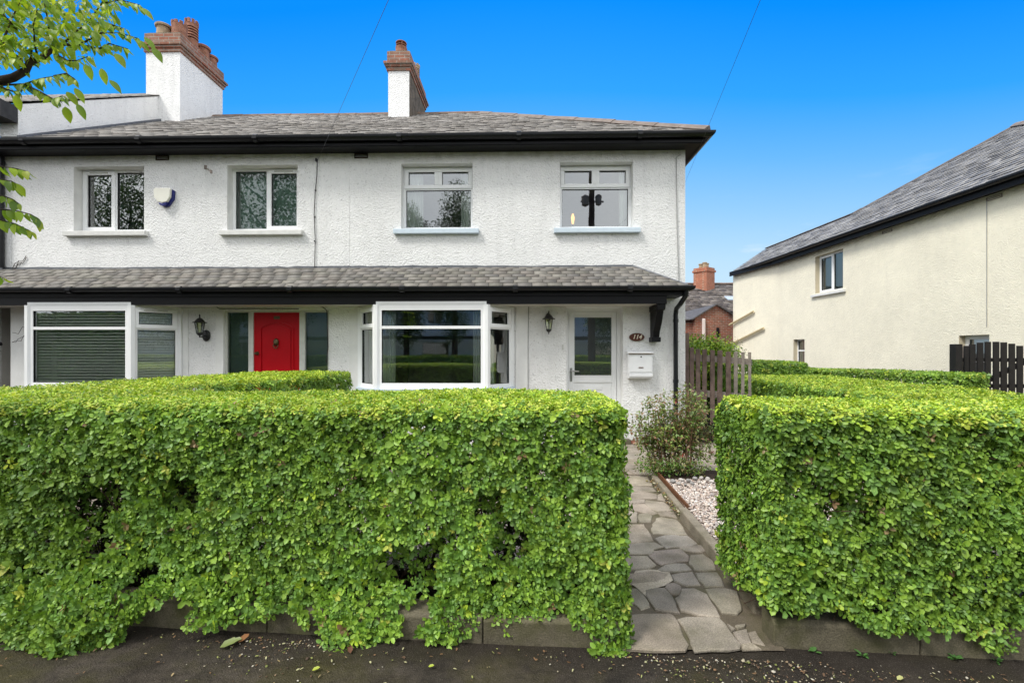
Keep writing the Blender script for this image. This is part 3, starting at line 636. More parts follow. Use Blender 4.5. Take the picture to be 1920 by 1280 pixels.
# ---- right-hand house
HR = empty('terraced_house', (0, 7.3, 0), 'end of terrace white roughcast house with white glazed door and hipped slate roof', 'house')
HL = empty('terraced_house', (-5.6, 7.3, 0), 'white roughcast mid terrace house with red front door and blinds', 'house')
BR = (-2.60, -.18, .93, 2.205); BLw = (-8.05, -5.60, .93, 2.205)
wall_open('wall', FAC, PARTY + .002, XR, -.05, 4.76, [(-1.96, -.80, 3.45, 4.53), (.608, 1.776, 3.45, 4.53), (.711, 1.614, .10, 2.206), BR], WM, HR)
wall_open('wall', FAC, XL, PARTY - .002, -.05, 4.76, [(-7.38, -6.20, 3.45, 4.53), (-4.817, -3.654, 3.45, 4.53), (-4.87, -3.14, .10, 2.16), BLw], WM, HL)
def shell(x0, x1, parent, right_out):
    mb = MB(); mb.box(x0, x1, 13.6, 13.85, -.05, 4.76); mb.box(x0, x0 + .12, 7.585, 13.6, -.05, 4.76, 1); mb.box(x1 - .25, x1 - .002, 7.585, 13.6, -.05, 4.76, 0 if right_out else 1); mb.build('rear_and_side_walls', [MWALL, MINT], parent)
    mb = MB(); mb.box(x0 + .13, x1 - .26, 7.585, 13.59, -.02, .08); mb.box(x0 + .13, x1 - .26, 7.585, 13.59, 2.42, 2.60); mb.box(x0 + .13, x1 - .26, 7.585, 13.59, 4.70, 4.74); mb.build('floors', MINT, parent)
    mb = MB(); mb.box(x0 + .13, x1 - .26, 10.6, 10.7, .085, 2.415); mb.box(x0 + .13, x1 - .26, 10.6, 10.7, 2.605, 4.695); mb.box((x0 + x1) / 2 - .3, (x0 + x1) / 2 - .2, 7.59, 10.595, 2.605, 4.695); mb.build('inner_partition', MINT, parent)
shell(PARTY, XR, HR, True); shell(XL, PARTY - .004, HL, False)
# roof, right: front plane hipped at the right, plus hip and rear planes
lim_r = lambda v: (PARTY, RX - v * (RX - HIPX) / SL)
slates('roof', (0, EAVE_Y - .02, EAVE_Z), (1, 0, 0), VD, ND, SL, lim_r, .23, .145, MSLATE, HR, SC_A, lift=.018, seed=4)
lim_l = lambda v: (-8.0, PARTY)
slates('roof', (0, EAVE_Y - .02, EAVE_Z), (1, 0, 0), VD, ND, SL, lim_l, .23, .145, MSLATE, HL, SC_A, lift=.018, seed=5)
def deck(x0, x1, parent, hip):
    mb = MB(); e = .03; ey, ez, ry, rz = EAVE_Y + .03, EAVE_Z - .03, RIDGE_Y, RIDGE_Z - .03; by = 2 * ry - ey
    if hip:
        mb.quad((x0, ey, ez), (x1 - .03, ey, ez), (HIPX, ry, rz), (x0, ry, rz)); mb.add([(x1 - .03, ey, ez), (x1 - .03, by, ez), (HIPX, ry, rz)], [(0, 1, 2)], 1); mb.quad((x1 - .03, by, ez), (x0, by, ez), (x0, ry, rz), (HIPX, ry, rz), 1)
    else: mb.quad((x0, ey, ez), (x1, ey, ez), (x1, ry, rz), (x0, ry, rz)); mb.quad((x1, by, ez), (x0, by, ez), (x0, ry, rz), (x1, ry, rz), 1)
    mb.build('roof_deck', [MDECK, plain('plain_slate', (.19, .18, .175), .65, .3, .3, 5, .4)], parent)
deck(PARTY, RX, HR, True); deck(-8.0, PARTY - .002, HL, False)
def ridge(name, a, b, parent, mat, n, r=.10, sag=0.0, tk=.085):
    a, b = Vector(a), Vector(b); mb = MB(); t = (b - a).normalized(); sd = t.cross(Vector((0, 0, 1))).normalized(); up = sd.cross(t)
    for i in range(n):
        p = a.lerp(b, i / n); q = a.lerp(b, (i + .985) / n); dz = random.gauss(0, .003); vs = []
        for w, k in ((p, 1.0), (q, 1.06)):
            for an in (-1, -.55, 0, .55, 1):
                vs.append(w + sd * (r * k * an) + up * (tk * k * (1 - abs(an) ** 1.4) + dz - .012))
        for w, k in ((p, .8), (q, .86)):
            for an in (-1, 1): vs.append(w + sd * (r * k * an) - up * .03)
        mb.add(vs, [(0, 1, 6, 5), (1, 2, 7, 6), (2, 3, 8, 7), (3, 4, 9, 8), (0, 5, 12, 10), (4, 11, 13, 9), (0, 10, 11, 4, 3, 2, 1), (5, 6, 7, 8, 9, 13, 12)], 0)
    return mb.build(name, mat, parent)
MRIDGE = plain('ridge_tile', (.24, .20, .175), .8, .25, .35, 8, .3); MRIDGE2 = plain('brown_ridge_tile', (.22, .15, .11), .8, .25, .35, 8, .3)
ridge('ridge_tiles', (PARTY, RIDGE_Y, RIDGE_Z), (HIPX, RIDGE_Y, RIDGE_Z), HR, MRIDGE2, 5, .09)
ridge('hip_tiles', (HIPX, RIDGE_Y, RIDGE_Z), (RX - .05, EAVE_Y + .03, EAVE_Z + .035), HR, MRIDGE, 13, .11)
ridge('ridge_tiles', (-7.6, RIDGE_Y, RIDGE_Z), (PARTY, RIDGE_Y, RIDGE_Z), HL, MRIDGE2, 12, .09)
# eaves: gutter, fascia, soffit
def eaves(x0, x1, parent, ret):
    GZ = 4.838; g = [(x0, EAVE_Y, GZ), (x1 - (.03 if ret else 0), EAVE_Y, GZ)] + ([(RX - .03, 11.5, GZ)] if ret else [])
    gutter('gutter', g, parent, .062, joints=[(x, EAVE_Y, GZ) for x in np.arange(x0 + .9, x1 - .4, 1.85)])
    mb = MB(); xe = 2.80 if ret else x1; mb.box(x0, xe, 7.045, 7.068, 4.695, 4.83)
    mb.box(x0, xe, 7.03, 7.044, 4.705, 4.745)
    if ret: mb.box(2.777, 2.80, 7.069, 13.9, 4.695, 4.83)
    mb.build('fascia', MBLACK, parent)
    mb = MB(); mb.box(x0, xe - .001, 7.069, 7.298, 4.702, 4.716)
    if ret: mb.box(XR + .002, 2.776, 7.299, 13.9, 4.702, 4.716)
    mb.build('soffit', MBLACK, parent)
eaves(PARTY, RX, HR, True); eaves(-8.75, PARTY - .002, HL, False)
# canopy roof over the ground floor
CY, CZ, TZ = 6.79, 2.452, 2.846; cl_ = math.hypot(7.3 - CY, TZ - CZ); CV = (0, (7.3 - CY) / cl_, (TZ - CZ) / cl_); CN = (0, -CV[2], CV[1])
limc = lambda v: (PARTY, 2.47 - v * (2.47 - 1.76) / cl_)
slates('canopy_roof', (0, CY - .015, CZ + .012), (1, 0, 0), CV, CN, cl_ - .035, limc, .215, .094, MSLATE, HR, SC_B, lift=.010, jit=.003, seed=8)
slates('canopy_roof', (0, CY - .015, CZ + .012), (1, 0, 0), CV, CN, cl_ - .035, lambda v: (-9.6, PARTY), .215, .094, MSLATE, HL, SC_B, lift=.010, jit=.005, seed=9)
for x0, x1, par_, hip in ((PARTY, 2.45, HR, True), (-9.6, PARTY - .002, HL, False)):
    mb = MB(); xt = 1.74 if hip else x1; mb.quad((x0, CY + .02, CZ - .015), (x1, CY + .02, CZ - .015), (xt, 7.3, TZ - .02), (x0, 7.3, TZ - .02))
    if hip: mb.add([(2.46, CY + .02, CZ), (2.46, 7.3, CZ), (1.75, 7.3, TZ - .01)], [(0, 1, 2)], 1)
    mb.build('canopy_deck', [MDECK, MSLATE2], par_)
    # lead flashing along the wall, slightly wavy
    mb = MB(); xs_ = np.append(np.arange(x0, (1.70 if hip else x1) - .02, .17), 1.79 if hip else x1); rr_ = random.Random(3); zt_ = [TZ + .018 + rr_.gauss(0, .006) for _ in xs_]
    for i in range(len(xs_) - 1):
        a, b = xs_[i], xs_[i + 1]; mb.quad((a, 7.292, zt_[i] - .05), (b, 7.292, zt_[i + 1] - .05), (b, 7.296, zt_[i + 1] + .012), (a, 7.296, zt_[i] + .012))
        mb.quad((a, 7.21, TZ - .048 + rr_.gauss(0, .003)), (b, 7.21, TZ - .048), (b, 7.292, zt_[i + 1] - .05), (a, 7.292, zt_[i] - .05))
    if hip:
        A_, B_ = Vector((1.76, 7.29, TZ + .02)), Vector((2.44, 7.29, 2.50)); mb.quad(A_ + Vector((0, 0, -.05)), B_ + Vector((0, 0, -.045)), B_ + Vector((0, 0, .008)), A_ + Vector((0, 0, .012)))
        mb.tube([(1.76, 7.28, TZ + .005), (2.46, 6.80, CZ + .02)], .022, 8)
    mb.build('lead_flashing', MLEAD, par_)
    gutter('canopy_gutter', [(x0, CY - .02, 2.458), (2.50 if hip else x1, CY - .02, 2.458)] + ([(2.50, 7.27, 2.458)] if hip else []), par_, .052, joints=[(x, CY - .02, 2.458) for x in np.arange(x0 + 1.0, x1, 1.7)])
    mb = MB(); e = 2.44 if hip else x1; mb.box(x0, e, 6.832, 6.850, 2.33, 2.452); f = 2.17 if hip else x1; mb.box(x0, f, 6.853, 6.875, 2.205, 2.335)
    if hip: mb.box(2.42, 2.44, 6.851, 7.298, 2.33, 2.452); mb.box(2.15, 2.17, 6.876, 7.298, 2.205, 2.335); mb.box(2.171, 2.419, 6.853, 7.298, 2.332, 2.342)
    mb.build('canopy_fascia', MBLACK, par_)
    mb = MB(); mb.box(x0, (2.149 if hip else x1), 6.876, 7.299, 2.212, 2.226); mb.build('canopy_soffit', MSOF, par_)
# windows
window('window', FAC, -1.96, -.80, 3.49, 4.53, [(-1.96, -1.381, 4.17, 4.53, 's'), (-1.381, -.80, 4.17, 4.53, 's'), (-1.96, -.80, 3.49, 4.17, 'f')], HR, sill=(-2.07, -.695, 3.382, 3.489, MSILLB), label='first floor window with curtains tied at its sides')
window('window', FAC, .608, 1.776, 3.49, 4.53, [(.608, 1.20, 4.17, 4.53, 's'), (1.20, 1.776, 4.17, 4.53, 's'), (.608, 1.776, 3.49, 4.17, 'f')], HR, sill=(.51, 1.88, 3.382, 3.489, MSILLB), label='first floor window above the door, one curtain at the right')
window('window', FAC, -7.38, -6.20, 3.485, 4.53, [(-7.38, -6.81, 3.485, 4.53, 'sv'), (-6.81, -6.20, 3.485, 4.53, 'f')], HL, sill=(-7.50, -6.13, 3.378, 3.484, MSILLW), label='first floor window with opening light on its left')
window('window', FAC, -4.817, -3.654, 3.485, 4.53, [(-4.817, -4.23, 3.485, 4.53, 'f'), (-4.23, -3.654, 3.485, 4.53, 'sv')], HL, sill=(-4.915, -3.555, 3.378, 3.484, MSILLW), label='first floor window with green blinds behind the glass', glass=MFROST)
def bay(A, B, Cc, D, parent, sides, sillm, zt=1.857):
    """canted bay: three glazed lights on a low wall"""
    mb = MB(); poly = [A, B, Cc, D]; 
    for i, (p, q) in enumerate(zip(poly[:-1], poly[1:])):
        mb.quad((*p, -.05), (*q, -.05), (*q, .87), (*p, .87))
    mb.build('bay_base', MWALL, parent)
    mb = MB(); pts = [(A[0] - .05, 7.299), (A[0] - .05, A[1] - .05), (B[0] - .03, B[1] - .07), (Cc[0] + .03, Cc[1] - .07), (D[0] + .05, D[1] - .05), (D[0] + .05, 7.299)]
    mb.prism(pts, 2, .872, .925); mb.build('bay_sill', sillm, parent, bevel=.006)
    mb = MB(); mb.prism([(A[0], 7.29), A, B, Cc, D, (D[0], 7.29)], 2, 2.206, 2.25); mb.build('bay_head', MUPVC, parent)
    for p in (B, Cc): mb = MB(); mb.lathe([(.062, .93), (.062, 2.203)], (p[0], p[1] + .035, 0), 8, rot=math.pi / 8); mb.build('bay_post', MUPVC, parent)
    for p, s_ in ((A, 1), (D, -1)): mb = MB(); mb.box(p[0] - .03, p[0] + .03, p[1] - .02, 7.299, .93, 2.203); mb.build('bay_post', MUPVC, parent)
    out = []
    for i, (p, q) in enumerate(((A, B), (B, Cc), (Cc, D))):
        F = Fr(*p, q[0] - p[0], q[1] - p[1]); L = math.dist(p, q)
        if i == 1: cells = [(.0, L, zt, 2.203, 'f'), (.0, L, .926, zt, 'f')]; fw = .085
        else: cells = [(.0, L, zt, 2.203, 'sv' if 'v' in sides else 's'), (.0, L, .926, zt, 'f')]; fw = .06
        out.append((F, L)); window('bay_window', F, .0, L, .926, 2.203, cells, parent, dep=0.0, fw=fw)
    return out
bR = bay((-2.62, 7.27), (-2.223, 6.85), (-.541, 6.85), (-.163, 7.27), HR, 's', MSILLB)
bL = bay((-8.08, 7.27), (-7.66, 6.85), (-6.03, 6.85), (-5.58, 7.27), HL, 'sv', MSILLW, 1.85)
# plaster margins beside the bays
for a in ((-.10, .092, 7.284), (-2.80, -2.655, 7.286)): mb = MB(); mb.box(a[0], a[1], a[2], 7.299, -.04, 2.21); mb.build('plaster_margin', MSMOOTH, HR)
for a in ((-8.43, -8.13, 7.286), (-5.545, -5.46, 7.286), (-5.0, -4.875, 7.288)): mb = MB(); mb.box(a[0], a[1], a[2], 7.299, -.04, 2.21); mb.build('plaster_margin', MSMOOTH, HL)
# white door
mb = MB(); framebox(mb, FAC, .711, 1.614, .10, 2.206, .055, -.27, -.19); dfr = mb.build('door_frame', MUPVC, HR)
mb = MB(); D0, D1 = -.245, -.205; x0, x1, z0, z1 = .770, 1.555, .16, 2.148; gx0, gx1, gz0, gz1 = .855, 1.480, 1.09, 2.06
mb.box(x0, gx0, D0, D1, z0, z1, 0, FAC); mb.box(gx1, x1, D0, D1, z0, z1, 0, FAC); mb.box(gx0, gx1, D0, D1, gz1, z1, 0, FAC); mb.box(gx0, gx1, D0, D1, z0, .30, 0, FAC); mb.box(gx0, gx1, D0, D1, .98, gz0, 0, FAC); mb.box(gx0, gx1, D0, D1 - .016, .30, .98, 0, FAC)
dr = mb.build('door', MUPVC, HR, bevel=.005)
mb = MB(); mb.quad(*[FAC.P(a, -.225, b) for a, b in ((gx0, gz0), (gx1, gz0), (gx1, gz1), (gx0, gz1))]); mb.build('glass_pane', MGLASS, dr)
mb = MB(); mb.quad(*[FAC.P(a, -.232, b) for a, b in ((gx0, gz0), (gx1, gz0), (gx1, gz1), (gx0, gz1))]); mb.build('reflection_backing', plain('grey_reflection_tone', (.19, .20, .20), .5, .3, .25, 2.5), dr)  # added grey panel behind clear glass, its flat colour stands in for the reflection
mb = MB(); framebox(mb, FAC, gx0 - .004, gx1 + .004, gz0 - .004, gz1 + .004, .012, -.215, -.200); mb.build('glazing_seal', MUPVC, dr)
mb = MB(); mb.box(.79, .825, -.204, -.193, 1.0, 1.22, 0, FAC); mb.tube([FAC.P(.806, -.193, 1.17), FAC.P(.806, -.15, 1.17), FAC.P(.815, -.145, 1.17), FAC.P(.93, -.145, 1.165)], .010, 8); mb.build('handle', MCHROME, dr)
mb = MB(); mb.box(1.02, 1.32, -.2205, -.212, .86, .925, 0, FAC); mb.build('letter_slot', MUPVC, dr, bevel=.004)
mb = MB(); mb.box(.60, 1.72, -.28, .10, -.03, .098, 0, FAC); mb.build('doorstep', MCONC, HR, bevel=.01)
mb = MB(); mb.box(.64, .665, .0, .018, 1.52, 1.60, 0, FAC); mb.build('doorbell', MDFRAME, HR)
# red door with side lights
mb = MB(); framebox(mb, FAC, -4.87, -3.14, .10, 2.16, .03, -.10, -.03)
for a, b in ((-4.485, -4.405), (-3.64, -3.55)): mb.box(a, b, -.10, -.03, .13, 2.13, 0, FAC)
for a, b in ((-4.84, -4.485), (-3.55, -3.17)): mb.box(a, b, -.09, -.035, .13, .60, 0, FAC)
mb.build('door_frame', MDFRAME, HL)
for a, b in ((-4.84, -4.485), (-3.55, -3.17)):
    mb = MB(); mb.quad(*[FAC.P(x, -.06, z) for x, z in ((a, .60), (b, .60), (b, 2.13), (a, 2.13))]); mb.build('side_light', MFROST, HL)
    mb = MB(); mb.quad(*[FAC.P(x, -.12, z) for x, z in ((a, .60), (b, .60), (b, 2.13), (a, 2.13))]); mb.build('obscure_screen', plain('obscure_glass_film', (.34, .40, .38), .6, .3, .2, 3), HL)
mb = MB(); a, b = -4.403, -3.642; mb.box(a, b, -.09, -.05, .13, 2.13, 0, FAC)
def archp(x0, x1, z0, zs, rise, n=14):
    p = [(x0, z0), (x1, z0), (x1, zs)]; 
    for k in range(1, n): t = k / n; p.append((x1 + (x0 - x1) * t, zs + rise * math.sin(math.pi * t) ** .8))
    return p + [(x0, zs)]
def ring(mb, P, Q, d0, d1, T):
    n = len(P); vs = [T((p[0], d1, p[1])) for p in P] + [T((q[0], d1, q[1])) for q in Q] + [T((p[0], d0, p[1])) for p in P] + [T((q[0], d0, q[1])) for q in Q]
    fs = []
    for i in range(n): j = (i + 1) % n; fs += [(i, j, n + j, n + i), (i, 2 * n + i, 2 * n + j, j), (n + i, n + j, 3 * n + j, 3 * n + i)]
    mb.add(vs, fs)
ring(mb, archp(a + .10, b - .10, .98, 1.88, .095), archp(a + .125, b - .125, 1.005, 1.865, .09), -.05, -.036, FAC)
P_ = archp(a + .15, b - .15, 1.03, 1.845, .085); mb.add([FAC.P(p[0], -.040, p[1]) for p in P_] + [FAC.P(p[0], -.0495, p[1] * 1.0) for p in P_], [tuple(range(len(P_)))] + [(i, len(P_) + i, len(P_) + (i + 1) % len(P_), (i + 1) % len(P_)) for i in range(len(P_))])
for z0, z1 in ((.25, .88),): ring(mb, [(a + .10, z0), (b - .10, z0), (b - .10, z1), (a + .10, z1)], [(a + .125, z0 + .025), (b - .125, z0 + .025), (b - .125, z1 - .025), (a + .125, z1 - .025)], -.05, -.036, FAC)
rdoor = mb.build('door', MRED, HL)
cx_ = (a + b) / 2; mb = MB(); mb.lathe([(.0, .0), (.042, .0), (.05, .02), (.03, .035), (.0, .04)], (0, 0, 0), 16); mb.v = [tuple(FAC.P(cx_ + v[0] * .9, -.04 + v[2], 1.645 + v[1] * 1.25)) for v in mb.v]
mb.tube([FAC.P(cx_ + .04 * math.cos(t), -.012, 1.60 + .055 * math.sin(t)) for t in np.linspace(-math.pi, 0, 11)], .008, 6); mb.build('knocker', MBRASS, rdoor, smooth=True)
mb = MB(); mb.lathe([(.0, .0), (.032, .0), (.03, .012), (.014, .02), (.022, .05), (.0, .06)], (0, 0, 0), 14); mb.v = [tuple(FAC.P(a + .055 + v[0], -.05 + v[2], 1.46 + v[1])) for v in mb.v]; mb.build('door_knob', MBRASS, rdoor, smooth=True)
mb = MB(); mb.box(cx_ - .05, cx_ + .05, -.05, -.044, 2.02, 2.07, 0, FAC); mb.build('number_plate', MBRASS, rdoor)
mb = MB(); mb.box(-4.95, -3.06, -.10, .10, -.03, .098, 0, FAC); mb.build('doorstep', MCONC, HL, bevel=.01)
# air bricks under the eaves
for x0, par_ in ((-6.00, HL), (-2.72, HR)):
    mb = MB(); framebox(mb, FAC, x0, x0 + .22, 4.62, 4.697, .012, .0, .014)
    for k in range(3): mb.box(x0 + .012, x0 + .208, .001, .010, 4.634 + k * .019, 4.642 + k * .019, 0, FAC)
    mb.build('air_brick', MBARK, par_)
# carved bracket and downpipe at the right corner
mb = MB(); prof = [(7.298, 2.204), (6.875, 2.204), (6.875, 2.12), (6.92, 2.10), (6.955, 2.02), (7.00, 1.93), (7.06, 1.85), (7.10, 1.80), (7.125, 1.73), (7.135, 1.72), (7.135, 1.645), (7.298, 1.645)]
mb.prism(prof, 0, 2.045, 2.145); mb.prism([(7.297, 2.203), (6.872, 2.203), (6.872, 2.15), (6.90, 2.115), (7.297, 2.115)], 0, 2.03, 2.16); mb.prism([(7.298, 1.715), (7.12, 1.715), (7.12, 1.64), (7.298, 1.64)], 0, 2.025, 2.165)
mb.build('canopy_bracket', MBLACK, HR, bevel=.008)
mb = MB(); mb.tube([(2.44, 6.79, 2.41), (2.44, 6.80, 2.33), (2.425, 7.0, 2.22), (2.425, 7.19, 2.16), (2.425, 7.215, 2.08), (2.425, 7.215, .0)], .036, 10)
for z in (1.95, 1.0): mb.lathe([(.043, 0), (.043, .05)], (2.425, 7.215, z), 12)
mb.build('downpipe', MGUT, HR, smooth=False)
mb = MB(); mb.box(1.70, 1.86, -.02, .004, -.02, .075, 0, FAC); mb.build('brick_plinth', MBRICK, HR)

# ---- chimneys
def pot(parent, x, y, z, r, h, kind, mat):
    mb = MB()
    if kind == 'roll': prof = [(r * .92, 0), (r * .95, h * .25), (r * .9, h * .78), (r * 1.12, h * .82), (r * 1.15, h * .95), (r * 1.05, h), (r * .8, h), (r * .75, h * .4)]
    elif kind == 'louvre':
        prof = [(r, 0), (r * .95, h * .42)]
        for k in range(5): q = h * (.42 + k * .1); prof += [(r * .70, q), (r * .70, q + h * .035), (r * 1.02, q + h * .04), (r * .98, q + h * .095)]
        prof += [(r * 1.0, h), (r * .8, h), (r * .75, h * .9)]
    else: prof = [(r, 0), (r * .95, h * .55), (r * 1.0, h * .8), (r * 1.0, h * .86), (r * .84, h * .86), (r * .8, h * .4)]
    mb.lathe(prof, (x, y, z), 18)
    if kind in ('crown', 'louvre'):
        for k in range(9):
            w = 2 * math.pi * k / 9; 
            T = lambda v, w=w: Vector((x + (r * .9 + v[1]) * math.cos(w) - v[0] * math.sin(w), y + (r * .9 + v[1]) * math.sin(w) + v[0] * math.cos(w), v[2]))
            zb = z + h * (.86 if kind == 'crown' else .99); mb.box(-r * .2, r * .2, -.02, .018, zb - .002, zb + h * .15, 0, T)
    if kind == 'cowl':
        for k in range(4):
            w = 2 * math.pi * k / 4 + .4; mb.tube([(x + r * .8 * math.cos(w), y + r * .8 * math.sin(w), z + h * .8), (x + r * .8 * math.cos(w), y + r * .8 * math.sin(w), z + h * 1.35)], .012, 5)
        mb.lathe([(r * .95, h * 1.32), (r * .95, h * 1.40), (r * .5, h * 1.46)], (x, y, z), 16); mb.lathe([(r * .9, h * 1.05), (r * .92, h * 1.10)], (x, y, z), 16)
    return mb.build('chimney_pot', mat, parent, smooth=False)
def chimney(parent, x0, x1, y0, y1, zb, zw, zs, zt, pots, rightbrick=False, label=None):
    mb = MB(); mb.box(x0, x1, y0, y1, zb, zw, 0)
    if rightbrick: mb.box(x1 + .001, x1 + .012, y0 + .02, y1 - .02, zb, zw - .003, 2)
    b = lambda p, a, c: mb.box(x0 - p, x1 + p, y0 - p, y1 + p, a, c, 1)
    d = (zs - zw); b(.03, zw + .002, zw + d * .42); b(.055, zw + d * .425, zw + d * .72); b(.085, zw + d * .725, zs)
    b(.02, zs + .001, zt - .001)
    mb.box(x0 + .02, x1 - .02, y0 + .02, y1 - .02, zt, zt + .035, 3)
    ch = mb.build('chimney', [MWALLH, MBRICK, MSTAIN, MCONC], parent)
    for p in pots: pot(ch, *p)
    return ch
MSTAIN = plain('stained_render', (.20, .165, .125), .9, .15, .7, 7, .5)
NB = empty('terraced_house', (-10.4, 7.3, 0), 'white terraced house at the far left edge, taller, with big chimney stack', 'house')
cw = chimney(NB, -8.28, -7.52, 9.80, 11.22, 6.0, 8.07, 8.25, 8.48, [(-8.06, 10.03, 8.51, .15, .30, 'roll', MPOTB), (-7.72, 10.05, 8.51, .155, .36, 'crown', MPOT), (-7.74, 10.45, 8.51, .135, .62, 'louvre', MPOT), (-7.72, 10.80, 8.51, .145, .34, 'roll', MPOT), (-7.72, 11.08, 8.51, .14, .28, 'roll', MPOT)])
chimney(HR, -2.99, -2.52, 10.06, 11.70, 6.3, 7.75, 7.93, 8.18, [(-2.755, 10.28, 8.21, .13, .22, 'cowl', MPOT), (-2.70, 11.35, 8.21, .12, .42, 'louvre', MPOTB)], True)
# weeds growing on the big stack: small tufts
# ---- neighbour at the far left
wall_open('wall', FAC, -12.5, XL - .004, 2.30, 5.0, [(-11.2, -10.0, 3.45, 4.53)], WM, NB)
window('window', FAC, -11.2, -10.0, 3.49, 4.53, [(-11.2, -10.6, 3.49, 4.53, 'sv'), (-10.6, -10.0, 3.49, 4.53, 'f')], NB)
wall_open('wall', FAC, -12.5, -8.93, -.05, 2.296, [], WM, NB)
mb = MB(); mb.prism([(7.02, 4.90), (7.02, 5.41), (10.9, 7.78), (14.78, 5.41), (14.78, -.05), (7.62, -.05), (7.62, 4.80)], 0, -8.30, -8.0); mb.build('gable_wall', MWALLH, NB)
mb = MB(); mb.box(-12.5, -12.3, 7.585, 13.6, -.05, 5.0); mb.box(-12.3, -8.31, 13.4, 13.6, -.05, 5.0); mb.box(-12.3, -8.31, 7.59, 13.39, 2.30, 2.45); mb.box(-8.96, -8.932, 7.585, 13.3, -.05, 2.29); mb.build('inner_walls', MINT, NB)
nl = math.hypot(3.98, 2.40); NV = (0, 3.98 / nl, 2.40 / nl)
slates('roof', (0, 6.92, 5.395), (1, 0, 0), NV, (0, -NV[2], NV[1]), nl, lambda v: (-12.6, -7.98), .23, .145, MSLATE, NB, SC_A, seed=12)
mb = MB(); mb.quad((-12.6, 6.95, 5.385), (-7.99, 6.95, 5.385), (-7.99, 10.9, 7.77), (-12.6, 10.9, 7.77)); mb.quad((-7.99, 14.85, 5.385), (-12.6, 14.85, 5.385), (-12.6, 10.9, 7.77), (-7.99, 10.9, 7.77)); mb.build('roof_deck', MDECK, NB)
mb = MB(); mb.box(-12.6, -7.985, 6.76, 7.0, 5.10, 5.36); mb.build('eaves_box', plain('weathered_black_board', (.05, .05, .052), .7, .3, .5, 9, .3), NB)
mb = MB(); mb.prism([(7.0, 4.84), (7.0, 4.91), (10.0, 6.73), (10.0, 6.66)], 0, -7.999, -7.94); mb.build('lead_flashing', MLEAD, NB)
mb = MB(); mb.tube([(-8.56, 7.24, 4.74), (-8.56, 7.24, 2.87)], .055, 10)
for z in (4.55, 3.6): mb.lathe([(.066, 0), (.066, .06)], (-8.56, 7.24, z), 12)
mb.tube([(-8.80, 7.2, 2.2), (-8.80, 7.2, 1.0), (-8.80, 7.2, 0)], .05, 10); mb.tube([(-8.80, 7.2, 1.55), (-8.6, 7.3, 1.62)], .03, 8); mb.build('downpipe', MGUT, NB)
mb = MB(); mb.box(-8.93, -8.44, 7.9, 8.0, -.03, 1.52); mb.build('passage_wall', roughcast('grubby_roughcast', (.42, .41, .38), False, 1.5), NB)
mb = MB(); mb.box(-8.93, -8.44, 8.05, 8.1, 1.0, 2.25); mb.build('passage_door', MBLACK, NB)
ip = np.stack([RNG.uniform(-8.9, -8.36, 260), 7.88 - RNG.uniform(0, .06, 260), RNG.uniform(.0, 2.1, 260)], 1); ip[150:, 0] = RNG.uniform(-8.46, -8.40, 110); ip[150:, 1] = RNG.uniform(7.3, 7.85, 110)
iv = leaves('ivy', ip, RNG.normal(size=(260, 3)) * [1, .3, 1] - [0, 0, .4], np.tile([0, -1., .2], (260, 1)) + RNG.normal(0, .3, (260, 3)), RNG.uniform(.03, .07, 260), RNG.uniform(.03, .06, 260), np.tile((.03, .055, .02), (260, 1)) * RNG.uniform(.6, 1.6, (260, 1)), MLEAF, lo=True); tag(iv, 'dark ivy clinging to the passage wall left of the blinds', 'ivy')
mb = MB(); rr_ = random.Random(9)
for i in range(7):
    p = Vector((-8.40, 7.286, rr_.uniform(.9, 2.85) if i < 4 else 2.86)); pts = [p]
    for k in range(5): p = p + Vector((rr_.uniform(.02, .07), 0, rr_.uniform(-.02, .09))); pts.append(p.copy())
    mb.tube(pts, .004, 4)
tag(mb.build('creeper_stem', MBARK), 'thin bare creeper stems on the white wall at far left', 'creeper')

